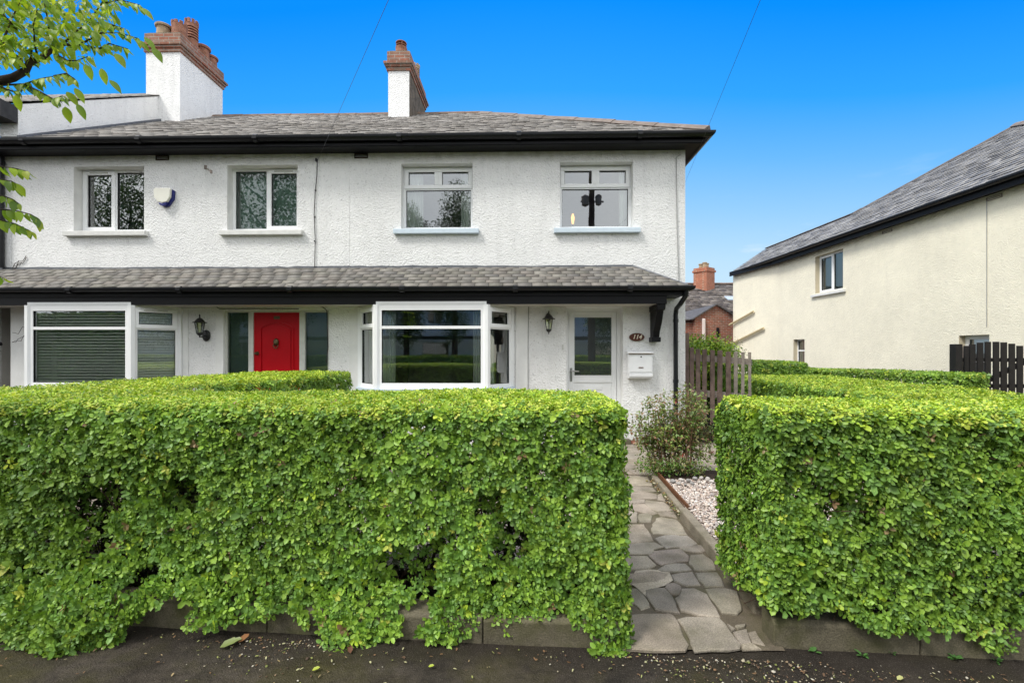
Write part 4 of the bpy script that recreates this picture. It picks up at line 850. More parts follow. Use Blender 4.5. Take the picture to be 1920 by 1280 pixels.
# ================================================================== small things on the white houses
def lantern(x, z, label, hang, mir=1, Y=7.3):
    e = empty('wall_lantern', (x, Y, z), label, 'wall lamp', 'black wall lanterns'); T = lambda v: v
    cy = Y - .15
    mb = MB()
    if hang: # stem above, lantern hanging in front
        mb.lathe([(.0, 0), (.045, 0), (.045, .015), (.0, .015)], (0, 0, 0), 14); mb.v = [(x + v[0], Y - v[2], z + .09 + v[1] * 1.5) for v in mb.v]; mb.tube([(x, Y - .01, z + .09), (x, Y - .08, z + .16), (x, cy, z + .16), (x, cy, z + .11)], .009, 6)
    else:
        mb.lathe([(.0, 0), (.062, 0), (.066, .02), (.04, .035), (.0, .035)], (0, 0, 0), 16); mb.v = [(x + .012 * mir + v[0], Y - v[2], z - .15 + v[1] * 1.45) for v in mb.v]
        mb.tube([(x + .012 * mir, Y - .03, z - .15), (x + .01 * mir, Y - .09, z - .17), (x, cy, z - .175), (x, cy, z - .12)], .011, 6)
    mb.build('bracket', MIRON, e, smooth=True)
    s = 6; hb, rb, rt = (-.115, .042, .068); mb = MB()
    for k in range(s):
        w = 2 * math.pi * (k + .5) / s; mb.tube([(x + rb * math.cos(w), cy + rb * math.sin(w), z + hb), (x + rt * math.cos(w), cy + rt * math.sin(w), z + .055)], .0055, 4)
    mb.lathe([(rb + .006, hb - .012), (rb + .006, hb + .008), (.015, hb + .008)], (x, cy, z), s, rot=math.pi / s); mb.lathe([(.0, hb - .075), (.010, hb - .065), (.006, hb - .045), (.030, hb - .03), (rb, hb - .011)], (x, cy, z), 10)
    mb.build('cage', MIRON, e)
    mb = MB(); mb.lathe([(rt + .030, .048), (rt + .034, .058), (rt + .006, .066), (.052, .098), (.028, .122), (.012, .130), (.008, .155), (.013, .165), (.0, .195)], (x, cy, z), 12); mb.build('cap', MIRON, e, smooth=False)
    mb = MB(); mb.lathe([(rb - .003, hb + .004), (rt - .003, .05)], (x, cy, z), s, rot=math.pi / s); mb.f = mb.f[:-2]; mb.mi = mb.mi[:-2]; mb.build('glass', MLGLASS, e)
    mb = MB(); mb.tube([(x, cy, z + hb), (x, cy, z - .02)], .010, 8); mb.build('candle_tube', MMAIL, e); return e
lantern(-5.165, 1.90, 'black wall lantern on an upswept bracket left of the red door', False, 1)
lantern(.42, 1.95, 'black hanging wall lantern beside the white glazed door', True)
# letterbox
mbx = empty('letterbox', (1.875, 7.3, 1.06), 'white enamel letterbox on the wall right of the glazed door', 'letterbox'); x0, x1 = 1.675, 2.062
mb = MB(); mb.box(x0 + .004, x1 - .004, 7.185, 7.299, 1.14, 1.475); mb.build('body', MMAIL, mbx, bevel=.008)
mb = MB(); mb.prism([(7.299, 1.50), (7.16, 1.477), (7.16, 1.46), (7.20, 1.452), (7.299, 1.465)], 0, x0 - .006, x1 + .006); mb.build('lid', MMAIL, mbx, bevel=.004)
mb = MB(); mb.box(x0, x1, 7.1605, 7.164, 1.4525, 1.4595); mb.build('rust_line', MRUST, mbx)
mb = MB(); mb.box(x0 + .02, x1 - .02, 7.178, 7.1845, 1.165, 1.44); mb.build('front_door', MMAIL, mbx, bevel=.003)
mb = MB(); P_ = [(7.299, 1.065), (7.22, 1.062), (7.185, 1.075), (7.172, 1.10), (7.172, 1.138), (7.299, 1.138)]; mb.prism(P_, 0, x0 + .012, x1 - .008); mb.build('newspaper_tray', MMAIL, mbx, bevel=.004)
mb = MB(); mb.lathe([(.0, 0), (.011, 0), (.011, .006), (.0, .006)], (0, 0, 0), 12); mb.v = [(1.872 + v[0], 7.178 - v[2], 1.407 + v[1]) for v in mb.v]; mb.build('lock', MIRON, mbx)
mb = MB(); mb.box(1.833, 1.907, 7.172, 7.1775, 1.232, 1.245); mb.build('name_slot', MRUST, mbx)
mb = MB(); mb.tube([(1.79, 7.177, 1.345), (1.83, 7.177, 1.36), (1.92, 7.177, 1.36), (1.945, 7.177, 1.34), (1.80, 7.177, 1.337)], .0022, 4); mb.build('embossed_horn', MMAIL, mbx)
# number plaque reading 114
pq = empty('house_number', (1.832, 7.3, 1.72), 'oval brown house number plaque reading 114 above the letterbox', 'number plaque')
mb = MB(); n = 28; P_ = [(1.832 + .122 * math.cos(2 * math.pi * k / n), 1.72 + .066 * math.sin(2 * math.pi * k / n)) for k in range(n)]; mb.prism([(p[0], p[1]) for p in P_], 1, 7.278, 7.299); mb.build('plaque', MPLAQ, pq, bevel=.006)
mb = MB(); mb.tube([(p[0] * .93 + 1.832 * .07, 7.277, p[1] * .93 + 1.72 * .07) for p in P_ + P_[:1]], .0025, 5); mb.build('rim', MBRASS, pq)
cu = bpy.data.curves.new('digits', 'FONT'); cu.body = '114'; cu.size = .098; cu.extrude = .002; cu.shear = .28; cu.align_x = 'CENTER'; cu.align_y = 'CENTER'; cu.offset = .0016; cu.space_character = 1.0
to = bpy.data.objects.new('tmp', cu); C.objects.link(to); to.rotation_euler = (R(90), 0, 0); bpy.context.view_layer.update()
me = bpy.data.meshes.new_from_object(to.evaluated_get(bpy.context.evaluated_depsgraph_get())); bpy.data.objects.remove(to); me.transform(Matrix.Translation((1.832, 7.274, 1.72)) @ Matrix.Rotation(R(90), 4, 'X'))
me.materials.clear(); me.materials.append(MGOLD); do = bpy.data.objects.new('digits', me); C.objects.link(do); par(do, pq)
# alarm box
al = empty('alarm_box', (-5.82, 7.3, 3.99), 'cream and blue burglar alarm box on the white wall between upper windows', 'alarm box')
sh_ = [(-.148, .12), (-.10, .147), (.10, .147), (.148, .12), (.14, -.01), (.06, -.125), (0, -.148), (-.06, -.125), (-.14, -.01)]
mb = MB(); mb.prism([(-5.822 + p[0], 3.992 + p[1]) for p in sh_], 1, 7.262, 7.299); mb.build('back_plate', MBLUE, al)
top_ = [(-.148, .125), (-.12, .147), (.115, .147), (.13, .13), (.118, .0), (.07, -.075), (-.0, -.092), (-.075, -.075), (-.138, .0)]
mb = MB(); mb.prism([(-5.83 + p[0], 3.993 + p[1]) for p in top_], 1, 7.215, 7.261); mb.build('cover', MALARM, al, bevel=.007)
mb = MB(); mb.prism([(-5.83 + p[0], 3.993 + p[1]) for p in [(-.078, -.080), (0, -.096), (.072, -.080), (.05, -.125), (0, -.146), (-.05, -.125)]], 1, 7.22, 7.261); mb.build('strobe_lens', MBLUE, al, bevel=.006)
# cable hook on the wall
mb = MB(); p, q = at(384, 313, 7.28), at(396, 322, 7.12); mb.tube([p, q], .011, 6); mb.tube([p + Vector((0, .02, .03)), p + Vector((0, .015, -.03))], .022, 8); mb.tube([q + Vector((0, 0, .025)), q + Vector((0, 0, -.025))], .018, 8)
tag(mb.build('wall_bracket', MWOODG), 'small weathered metal wall bracket right of the alarm box', 'bracket')
# cables on the wall
def cable(name, pts, r, label, cat, clips=()):
    mb = MB(); mb.tube(pts, r, 5); o = mb.build(name, MIRON); return tag(o, label, cat)
x_ = lambda px, py: at(px, py, 7.285)
mb = MB(); mb.tube([x_(595, 299), x_(594, 330), x_(591, 360), x_(589, 400), x_(591, 450), x_(590, 502)], .006, 5); mb.box(-3.35, -3.325, 7.262, 7.297, 4.57, 4.615)
for y in (357, 407, 452): q = x_(590 if y > 380 else 591.5, y); mb.box(q.x - .010, q.x + .010, 7.276, 7.298, q.z - .008, q.z + .008)
tag(mb.build('wall_cable', MIRON), 'thin black cable running down the white wall between the two houses', 'cable')
MGREYC = plain('painted_grey_cable', (.34, .34, .33), .6, .3)
mb = MB(); mb.tube([x_(1276, 290), x_(1268, 295), x_(1269, 400), x_(1271, 470), x_(1273, 528)], .007, 5); tag(mb.build('wall_cable', MGREYC), 'painted cable down the right corner of the white house wall', 'cable')
mb = MB(); mb.tube([at(991, 573, 7.285), at(990, 650, 7.285), at(990, 745, 7.285)], .006, 5); tag(mb.build('wall_cable', MGREYC), 'thin cable down the wall right of the bay window', 'cable')
mb = MB(); mb.tube([at(571, 572, 7.27), at(590, 571, 7.27), at(606, 576, 7.27), at(613, 582, 7.27), at(615, 650, 7.275), at(612, 680, 7.275)], .008, 5); tag(mb.build('wall_cable', MIRON), 'black cable looping down beside the right side light of the red door', 'cable')
mb = MB(); mb.tube([at(405, 575, 7.28), at(412, 579, 7.28), at(560, 579, 7.275)], .006, 5); tag(mb.build('wall_cable', MIRON), 'dark cable running along the head of the red door frame', 'cable')
# telephone wires from the pole across the street
def wire(a, b, sag, label):
    n = 28; mb = MB(); mb.tube([a.lerp(b, k / n) + Vector((0, 0, -4 * sag * (k / n) * (1 - k / n))) for k in range(n + 1)], .0055, 4, cap=True); return tag(mb.build('telephone_wire', MIRON), label, 'wire', 'overhead telephone wires')
PA = at(730, -2, 2.0)
def wire_from(a, mid, far, label):
    # straight run through the two photographed points, carried on to the pole side
    pass
w1a = at(596, 300, 7.26); w1b = at(668, 150, 4.2)
def thru(p_house, px2, Y2, label, ext):
    """wire fixed at p_house passing the sight line px2 at depth Y2, carried back over the street"""
    q = at(*px2, Y2); d = (q - p_house); end = p_house + d * ext; n = 40; mb = MB(); mb.tube([p_house.lerp(end, k / n) for k in range(n + 1)], .0019, 4); return tag(mb.build('telephone_wire', MIRON), label, 'wire', 'overhead telephone wires')
thru(w1a, (733, -10), 3.1, 'thin overhead wire rising from the wall between the two white houses', 3.2)
w2 = at(1284, 344, 9.0); thru(w2, (1430, -10), 3.4, 'thin overhead wire passing the right end of the white roof', 2.45)
# curtains, blinds and a lamp indoors
def curtain(F, u0, u1, d, z0, z1, label, waves=7, lean=0.0, mat=None):
    n = 60; vs = []; fs = []
    for k in range(n + 1):
        t = k / n; u = u0 + (u1 - u0) * t; dd = d + .022 * math.sin(t * waves * 2 * math.pi) + .008 * math.sin(t * 31)
        vs += [F.P(u + lean * (1 - 0), dd, z0), F.P(u, dd, z1)]
    for k in range(n): fs.append((2 * k, 2 * k + 2, 2 * k + 3, 2 * k + 1))
    mb = MB(); mb.add(vs, fs); o = mb.build('curtain', mat or MCURT, smooth=True); return tag(o, label, 'curtain', 'curtains in the white house')
curtain(FAC, -1.93, -1.655, -.26, 3.46, 4.60, 'pale sage curtain at the left of the upper middle window', 4)
curtain(FAC, -1.02, -.80, -.26, 3.46, 4.60, 'pale curtain at the right of the upper middle window', 4)
curtain(FAC, 1.60, 1.80, -.26, 3.46, 4.60, 'pale curtain at the right of the window above the door', 3)
F0, L0 = bR[0]; F1, L1 = bR[1]; F2, L2 = bR[2]
curtain(F1, .02, .24, -.20, .93, 2.2, 'gathered net curtain at the left of the wide bay pane', 6); curtain(F1, L1 - .22, L1 - .02, -.20, .93, 2.2, 'gathered net curtain at the right of the wide bay pane', 5)
curtain(F0, .04, L0 - .02, -.16, .93, 2.2, 'white curtain filling the left side light of the bay', 7); curtain(F2, .22, L2 - .16, -.24, .93, 2.2, 'white curtain strip in the right side light of the bay', 3)
def vblind(F, u0, u1, d, z0, z1, label, sp=.042, tilt=.5):
    mb = MB(); z = z1; w = .042
    mb.box(u0, u1, d - .02, d + .02, z1, z1 + .03, 0, F); rr_ = random.Random(4)
    while z > z0:
        z -= sp; a = tilt + rr_.gauss(0, .03); dy, dz = w / 2 * math.cos(a), w / 2 * math.sin(a); mb.quad(F.P(u0, d + dy, z - dz), F.P(u1, d + dy, z - dz + rr_.gauss(0, .001)), F.P(u1, d - dy, z + dz), F.P(u0, d - dy, z + dz))
    for k in range(3): u = u0 + (u1 - u0) * (.12 + .38 * k); mb.tube([F.P(u, d + .024, z0), F.P(u, d + .024, z1)], .0012, 3)
    return tag(mb.build('venetian_blind', MBLIND), label, 'blind', 'venetian blinds in the left bay')
G1, M1 = bL[1]; G2, M2 = bL[2]
vblind(G1, .09, M1 - .09, -.075, .93, 2.14, 'wide venetian blind half open behind the left bay pane', tilt=.72, sp=.046); vblind(G2, .06, M2 - .06, -.075, .93, 2.12, 'narrow venetian blind nearly closed in the bay side light', tilt=.95)
for a, b, lb in ((-4.79, -4.24, 'plain green blind in the left light of the second upper window'), (-4.22, -3.66, 'plain green blind in the right light of the second upper window')):
    mb = MB(); mb.box(a, b, -.285, -.28, 3.48, 4.52, 0, FAC); tag(mb.build('roller_blind', MSHADE), lb, 'blind', 'green blinds')
ml = Mt('lit_shade'); em = ml.n('ShaderNodeEmission'); ml.put((1.0, .42, .08), em.inputs[0]); em.inputs[1].default_value = 1.6; ml.done(em.outputs[0])
tl = empty('table_lamp', (.79, 7.70, 3.46), 'small lit orange lamp on the sill of the window above the door', 'lamp')
q = at(1074, 411, 7.62); mb = MB(); mb.lathe([(.016, .0), (.030, .10), (.012, .17)], (q.x, q.y, q.z - .08), 12); mb.build('lamp_shade', ml.m, tl); mb = MB(); mb.lathe([(.035, 0), (.012, .02), (.010, q.z - .08 - 3.452)], (q.x, q.y, 3.45), 12); mb.build('lamp_base', MBRASS, tl)

# ================================================================== CREAM HOUSE
MOBS = plain('pale_obscure_film', (.30, .32, .32), .6, .3, .2, 3)
CH = empty('cream_house', (9.6, 12, 0), 'cream roughcast house with grey slate roof seen side on at right', 'house')
CP0, CP1, CP2 = (9.76, 5.2), (9.33, 16.7), (8.93, 19.2)
CF = Fr(*CP1, CP0[0] - CP1[0], CP0[1] - CP1[1]); CLn = math.dist(CP0, CP1); cn3 = (CF.n[0], CF.n[1], 0)
def cw_(px, py):
    p = onpl(px, py, (*CP1, 0), cn3); return ((p.x - CP1[0]) * CF.u[0] + (p.y - CP1[1]) * CF.u[1], p.z)
ua, zt_ = cw_(1528.7, 481.7); ub, zt2 = cw_(1580.6, 466.8); _, zb_ = cw_(1537, 549); 
uc, zc = cw_(1487.7, 636.5); ud, _ = cw_(1508.5, 636.5); ue, ze = cw_(1798, 629); uf, _ = cw_(1855, 627)
CM = [MCREAM, plain('cream_reveal', (.62, .55, .40), .8, .2, .12, 7, .2), MINT]
wall_open('wall', CF, 0, CLn, -.05, 4.74, [(ua, ub, zb_, zt_), (uc, ud, .95, zc), (ue, uf, .10, ze)], CM, CH, thick=.26)
CF2 = Fr(*CP2, CP1[0] - CP2[0], CP1[1] - CP2[1]); wall_open('wall', CF2, 0, math.dist(CP1, CP2) - .002, -.05, 4.74, [], CM, CH)
mb = MB(); mb.box(CP2[0], 16, 19.2, 19.4, -.05, 4.74); mb.box(CP0[0], 16, 5.2, 5.4, -.05, 4.74); mb.box(10.9, 11.0, 5.5, 19.1, -.05, 4.7, 1); mb.build('end_walls', [MCREAM, MINT], CH)
window('window', CF, ua, ub, zb_, zt_, [(ua, (ua + ub) / 2 + .02, zb_, zt_, 's'), ((ua + ub) / 2 + .02, ub, zb_, zt_, 'f')], CH, dep=-.14, sill=(ua - .13, ub + .12, zb_ - .11, zb_ - .002, MSILLW), glass=MFROST, label='upper side window with white sill')
window('window', CF, uc, ud, .95, zc, [(uc, ud, zc - .38, zc, 'f'), (uc, ud, .95, zc - .38, 'f')], CH, dep=-.14, label='narrow ground floor window with a high transom')
window('side_door', CF, ue, uf, .10, ze, [(ue, uf, ze - .55, ze, 'f'), (ue, uf, .10, ze - .55, 'f')], CH, dep=-.14, fw=.09)
for u0, u1 in ((ua, ub), (uc, ud), (ue, uf)):
    mb = MB(); mb.box(u0 - .1, u1 + .1, -.9, -.88, .1, 4.6, 0, CF); mb.build('room_back', MINT, CH)
    mb = MB(); mb.box(u0 + .05, u1 - .05, -.245, -.24, (zb_ if u0 == ua else .3), (zt_ if u0 == ua else 2.3), 0, CF); mb.build('obscure_screen', MOBS, CH)
# roof plane through the eaves, slates clipped to the photographed outline
EO = Vector((*CP1, 0)) + Vector(cn3) * .30; EO.z = 4.86; CU = Vector((*CF.u, 0)); inn = -Vector(cn3); cs = .62; CVv = (inn + Vector((0, 0, cs))).normalized(); CNn = CVv.cross(CU).normalized() * -1
if CNn.z < 0: CNn = -CNn
def rp(px, py): p = onpl(px, py, EO, CNn) - EO; return (p.dot(CU), p.dot(CVv))
far = rp(1371, 511); r1 = rp(1440, 464); r2 = rp(1597, 403); ap = rp(1905, 236)
vr = (r1[1] + r2[1]) / 2; kk_ = (ap[0] - r2[0]) / (ap[1] - vr)
def limcr(v):
    l = far[0] + (r1[0] - far[0]) * v / vr if v < vr else r2[0] + (v - vr) * kk_
    return (l, ap[0] + (ap[1] - v) / ap[1] * (CLn - .4 - ap[0]))
slates('roof', EO, CU, CVv, CNn, ap[1], limcr, .27, .20, MSLATE2, CH, SC_C, lift=.022, jit=.002, seed=14)
W3 = lambda u, v, h=0: EO + CU * u + CVv * v + CNn * h
mb = MB(); mb.add([W3(far[0], 0, -.03), W3(CLn - .4, 0, -.03), W3(ap[0], ap[1], -.03), W3(r2[0], vr, -.03), W3(r1[0], vr, -.03)], [(0, 1, 2, 3, 4)]); 
o_ = W3(ap[0], ap[1], -.03); mb.add([W3(CLn - .4, 0, -.03), W3(CLn - .4, 0, -.03) + Vector((9, 0, 0)), o_ + Vector((6, 0, 0)), o_], [(0, 1, 2, 3)], 1)
mb.add([o_, o_ + Vector((6, 0, 0)), W3(r2[0], vr, -.03) + Vector((8, 2, 0)), W3(r2[0], vr, -.03)], [(0, 1, 2, 3)], 1); mb.add([W3(far[0], 0, -.03), W3(r1[0], vr, -.03), W3(r1[0], vr, -.03) + Vector((4, 3, -2.0))], [(0, 1, 2)], 1)
mb.build('roof_deck', [MDECK, MSLATE2], CH)
MRID3 = plain('grey_ridge_tile', (.15, .13, .12), .8, .25, .35, 8, .3); ridge('ridge_tiles', W3(r1[0], vr, .01), W3(r2[0], vr, .01), CH, MRID3, 9, .09, tk=.05); ridge('hip_tiles', W3(r2[0], vr, .01), W3(ap[0], ap[1], .01), CH, MRID3, 16, .09, tk=.05); ridge('hip_tiles', W3(ap[0], ap[1], .02), W3(CLn - .4, 0, .02), CH, MRIDGE, 14, .12)
gutter('gutter', [tuple(W3(CLn - .05, 0) + Vector((0, 0, -.005)))[:3], tuple(W3(0, 0) + Vector((0, 0, -.005))), tuple(at(1371, 512, 19.4))][::-1], CH, .065)
ga, gb2 = Vector((*CP1, 4.7)) + Vector(cn3) * .235, Vector((*CP0, 4.7)) + Vector(cn3) * .235
for nm, d0, d1, z0, z1, mt in (('fascia', .205, .228, 4.66, 4.85, MBLACK), ('soffit', .002, .204, 4.70, 4.715, MBLACK)):
    mb = MB(); mb.box(-.02, CLn, d0, d1, z0, z1, 0, CF); mb.box(-.15, math.dist(CP1, CP2) - .03, d0 - .06 if nm == 'fascia' else d0, d1 - .06 if nm == 'fascia' else d1 - .06, z0 + .005, z1, 0, CF2); mb.build(nm, mt, CH)
mb = MB()
for u in (cw_(1850, 380)[0], cw_(1655, 437)[0]): framebox(mb, CF, u, u + .3, 4.585, 4.665, .014, 0, .014); mb.box(u + .014, u + .286, .001, .008, 4.615, 4.632, 0, CF)
mb.build('air_brick', MWOODG, CH)
MCPIPE = plain('cream_painted_pipe', (.60, .50, .30), .5, .35, .2, 9)
def cpl(px, py): 
    p = onpl(px, py, (*CP2, 0), (CF2.n[0], CF2.n[1], 0)); return p + Vector((CF2.n[0], CF2.n[1], 0)) * .08
for pts in ([(1371, 609), (1380, 604), (1402, 592), (1416, 584)], [(1375, 644), (1400, 632), (1435, 615)]):
    mb = MB(); mb.tube([cpl(*p) for p in pts], .045, 8); mb.build('waste_pipe', MCPIPE, CH)
mb = MB(); mb.tube([cpl(1455, 500), cpl(1455, 500)-Vector((0,0,.01))], .02, 5); q = cw_(1428, 638); mb.box(.2, .32, .0, .06, 1.55, 1.72, 0, CF2); mb.build('meter_box', CM[0], CH)
mb = MB(); mb.tube([Vector(CF.P(cw_(1851, 385)[0], .01, z)) for z in (4.6, 3.9, 3.2, 2.0)], .006, 4); tag(mb.build('wall_cable', MGREYC), 'faint cable down the cream side wall', 'cable')

# ================================================================== FAR BRICK HOUSE
BH = empty('brick_house', (9, 28, 0), 'far red brick house with dark mossy slate roof between the two houses', 'house')
mb = MB(); mb.box(-6, 22, 26.4, 26.7, -.05, 3.95); mb.box(-6, 22, 33.5, 33.8, -.05, 3.9); mb.build('wall', MBRICK2, BH)
bs = math.hypot(4.2, 2.2); slates('roof', (0, 26.1, 3.78), (1, 0, 0), (0, 4.2 / bs, 2.2 / bs), (0, -2.2 / bs, 4.2 / bs), bs, lambda v: (7.0, 17.0), .42, .30, slate_mat('mossy_slate', .5), BH, [(.10, .085, .08), (.15, .13, .12), (.075, .062, .06), (.19, .165, .15), (.12, .10, .09)], lift=.03, jit=.02, seed=17)
mb = MB(); mb.quad((-6, 26.1, 3.75), (22, 26.1, 3.75), (22, 30.3, 5.95), (-6, 30.3, 5.95)); mb.quad((22, 34.5, 3.75), (-6, 34.5, 3.75), (-6, 30.3, 5.95), (22, 30.3, 5.95)); mb.build('roof_deck', MDECK, BH)
ridge('ridge_tiles', (7, 30.3, 6.0), (17, 30.3, 6.0), BH, MRIDGE2, 24, .14)
ctr = at(1327, 540, 29.6); T = lambda v: Vector((ctr.x + (v[0] * .8 - v[1] * .6), ctr.y + (v[0] * .6 + v[1] * .8), v[2])); zc_ = at(1327, 503, 29.6).z
mb = MB(); mb.box(-.62, .30, -.30, .62, 4.6, zc_ - .28, 0, T); mb.box(-.68, .36, -.36, .68, zc_ - .279, zc_ - .15, 0, T); mb.box(-.62, .30, -.30, .62, zc_ - .149, zc_, 0, T); mb.box(-.65, .33, -.34, .65, 5.25, 5.36, 1, T); chb = mb.build('chimney', [brick_mat('bright_brick', (.42, .135, .075), (.34, .125, .075), (.4, .3, .22), 1.0, .15), MLEAD], BH)
for a, b in ((-.35, .0), (.05, .1), (-.1, .42)):
    q = T((a, b, 0)); pot(chb, q.x, q.y, zc_, .13, .34, 'roll', MPOTB)
sk = onpl(1372, 560, (0, 26.1, 3.78), (0, -2.2 / bs, 4.2 / bs)); mb = MB(); mb.box(sk.x - .35, sk.x + .5, -.3, .3, 0, .06); mb.v = [(v[0], sk.y + v[1] * 4.2 / bs - v[2] * 2.2 / bs, sk.z + v[1] * 2.2 / bs + v[2] * 4.2 / bs) for v in mb.v]; mb.build('skylight', plain('skylight_glass', (.45, .50, .55), .2, .6), BH)
# brick outbuilding with gable
OB = empty('brick_outbuilding', (10.2, 21, 0), 'low red brick gabled outbuilding in front of the far brick house', 'outbuilding')
gp_, gl, gr = at(1342, 572, 20), at(1303, 596, 20), at(1383, 597, 20)
mb = MB(); mb.prism([(gl.x, -.05), (gr.x, -.05), (gr.x, gr.z), (gp_.x, gp_.z), (gl.x, gl.z)], 1, 20, 25.9); lf = at(1280, 605, 20.3); mb.box(lf.x - 1.5, gl.x + .05, 20.3, 20.6, -.05, lf.z); mb.build('wall', MBRICK2, OB)
for (a, b, sd) in ((gl, gp_, -1), (gp_, gr, 1)):
    d = (b - a); d.normalize(); up = Vector((-d.z, 0, d.x)) * .05; e0 = a - d * (.18 if sd < 0 else 0); e1 = b + d * (.18 if sd > 0 else 0)
    mb = MB(); vs = [e0 + Vector((0, -.12, 0)), e1 + Vector((0, -.12, 0)), e1 + Vector((0, 5.8, 0)), e0 + Vector((0, 5.8, 0))]; mb.add(vs + [v + up for v in vs], [(0, 1, 2, 3), (4, 7, 6, 5), (0, 4, 5, 1), (1, 5, 6, 2), (2, 6, 7, 3), (3, 7, 4, 0)]); mb.build('roof', plain('dark_slate', (.13, .12, .115), .7, .3, .45, 6, .5), OB)
mb = MB(); vs = [Vector((lf.x - 1.6, 20.15, lf.z - .02)), Vector((gl.x - .05, 20.15, lf.z + .12)), Vector((gp_.x - .15, 23.5, gp_.z - .12)), Vector((lf.x - 1.6, 23.5, gp_.z - .2))]; mb.add(vs + [v + Vector((0, 0, .05)) for v in vs], [(0, 1, 2, 3), (4, 7, 6, 5), (0, 4, 5, 1), (1, 5, 6, 2), (2, 6, 7, 3), (3, 7, 4, 0)]); mb.build('side_roof', plain('dark_slate_side', (.17, .155, .145), .7, .3, .45, 6, .5), OB)
fa, fb = at(1317, 597, 19.9), at(1322.5, 630, 19.9); mb = MB(); mb.box(fa.x, fb.x, 19.86, 19.99, 1.2, fa.z); mb.build('flue_pipe', plain('pinkish_white_pipe', (.72, .62, .58), .5, .3, .1), OB, bevel=.03)
fa, fb = at(1344, 614, 19.95), at(1349, 632, 19.95); mb = MB(); mb.box(fa.x, fb.x, 19.96, 20.0, fb.z, fa.z); mb.build('vent_slot', MBLACK, OB)
# ================================================================== GATES
gt = empty('picket_gate', (3.2, 7.38, 0), 'weathered brown picket gate sagging beside the white house corner', 'gate')
rr_ = random.Random(2); xs_ = [(1297, 8, 651), (1308.5, 8, 654), (1321, 8, 655), (1336, 8, 656), (1350, 9, 657), (1365.5, 9, 659), (1379.5, 6.5, 659.5), (1393, 5.5, 660), (1405.5, 5, 660)]
YG = 7.36
for i, (px, w, ty) in enumerate(xs_):
    a, b = at(px - w / 2, ty, YG), at(px + w / 2, ty, YG); bz = at(px, 792 + rr_.uniform(-8, 6), YG).z; mb = MB(); sk_ = rr_.gauss(0, .006)
    mb.prism([(a.x + sk_, bz), (b.x + sk_, bz), (b.x, a.z + rr_.gauss(0, .004)), (a.x, a.z)], 1, YG - .012, YG + .012); mb.build('picket', MWOODB if i < 6 else MWOODG, gt, bevel=.004)
for (y0l, y1l, y0r, y1r) in ((663, 676, 673, 684), (729, 742, 739, 749)):
    a, b, c, d = at(1296, y1l, YG + .03), at(1409, y1r, YG + .03), at(1409, y0r, YG + .03), at(1296, y0l, YG + .03); mb = MB(); mb.prism([(a.x, a.z), (b.x, b.z), (c.x, c.z), (d.x, d.z)], 1, YG + .0125, YG + .045); mb.build('rail', MWOODG, gt)
mb = MB(); mb.box(2.625, 2.69, 7.36, 7.43, -.02, 1.79); tag(mb.build('gate_post', MWOODB, bevel=.006), 'dark timber gate post standing against the white house corner', 'post')
bg_ = empty('black_gate', (8.4, 8.0, 0), 'black timber side gate with an arched top against the cream house', 'gate')
GY = 8.0; bx = [(1811.5, 8, 648), (1823, 11, 645), (1837.5, 11, 642), (1852, 10.5, 640.5), (1867.5, 11, 640.5), (1882, 11, 641.5), (1897, 11, 644), (1912, 11, 648), (1927, 11, 653)]
for px, w, ty in bx:
    a, b = at(px - w / 2, ty, GY), at(px + w / 2, ty, GY); mb = MB(); mb.prism([(a.x, .08), (b.x, .08), (b.x, b.z), (a.x, a.z)], 1, GY - .012, GY + .012); mb.build('picket', MGATEB, bg_, bevel=.003)
for y0, y1 in ((671, 678), (720, 727)):
    a, b = at(1806, y1, GY), at(1933, y0, GY); mb = MB(); mb.box(a.x, b.x, GY + .0125, GY + .05, a.z, b.z); mb.build('rail', MGATEB, bg_)
a, b = at(1838, 722, GY), at(1925, 678, GY); mb = MB(); d = .045; mb.prism([(a.x, a.z - d), (b.x, b.z - d), (b.x, b.z + d), (a.x, a.z + d)], 1, GY + .014, GY + .046); mb.build('brace', MGATEB, bg_)
a, b = at(1787, 645, 7.95), at(1800, 645, 7.95); mb = MB(); mb.box(a.x, b.x, 7.9, 8.02, -.02, a.z); tag(mb.build('gate_post', MGATEB, bevel=.006), 'black timber post at the left of the arched side gate', 'post')
a = at(1803, 650, 8.1); mb = MB(); mb.box(a.x - .03, a.x + .04, 8.1, 8.15, -.02, a.z); tag(mb.build('gate_post', MWOODG, bevel=.006), 'slimmer grey post tucked behind the black gate post', 'post')

# ================================================================== across the street (seen only in the window panes)
OH = empty('facing_house', (-1, -19, 0), 'white terraced house across the street, mirrored in the bay window', 'house')
OF = Fr(45, -17.5, -1, 0); ops = [(20, 22.4, 1.0, 2.2), (25, 26, .1, 2.1), (28, 30.5, 1.0, 2.2), (34, 36, 1.0, 2.2), (21, 22.3, 3.4, 4.5), (28.5, 30, 3.4, 4.5), (34.5, 36, 3.4, 4.5), (2, 4, 1.0, 2.2), (5.2, 6.1, .1, 2.1), (7.2, 8.0, .1, 2.1), (9.2, 11.4, 1.0, 2.2), (2.3, 3.6, 3.4, 4.5), (6, 7.2, 3.4, 4.5), (10, 11.3, 3.4, 4.5), (14, 16, 1.0, 2.2), (14.5, 15.6, 3.4, 4.5)]
ops = [(a_ + 36, b_ + 36, c_, d_) for a_, b_, c_, d_ in ops] + [(3 + 6 * k_, 5.2 + 6 * k_, 1.0, 2.2) for k_ in range(5)] + [(3.3 + 6 * k_, 4.6 + 6 * k_, 3.4, 4.5) for k_ in range(5)]
wall_open('wall', OF, 0, 76, -.05, 5.0, ops, WM, OH)
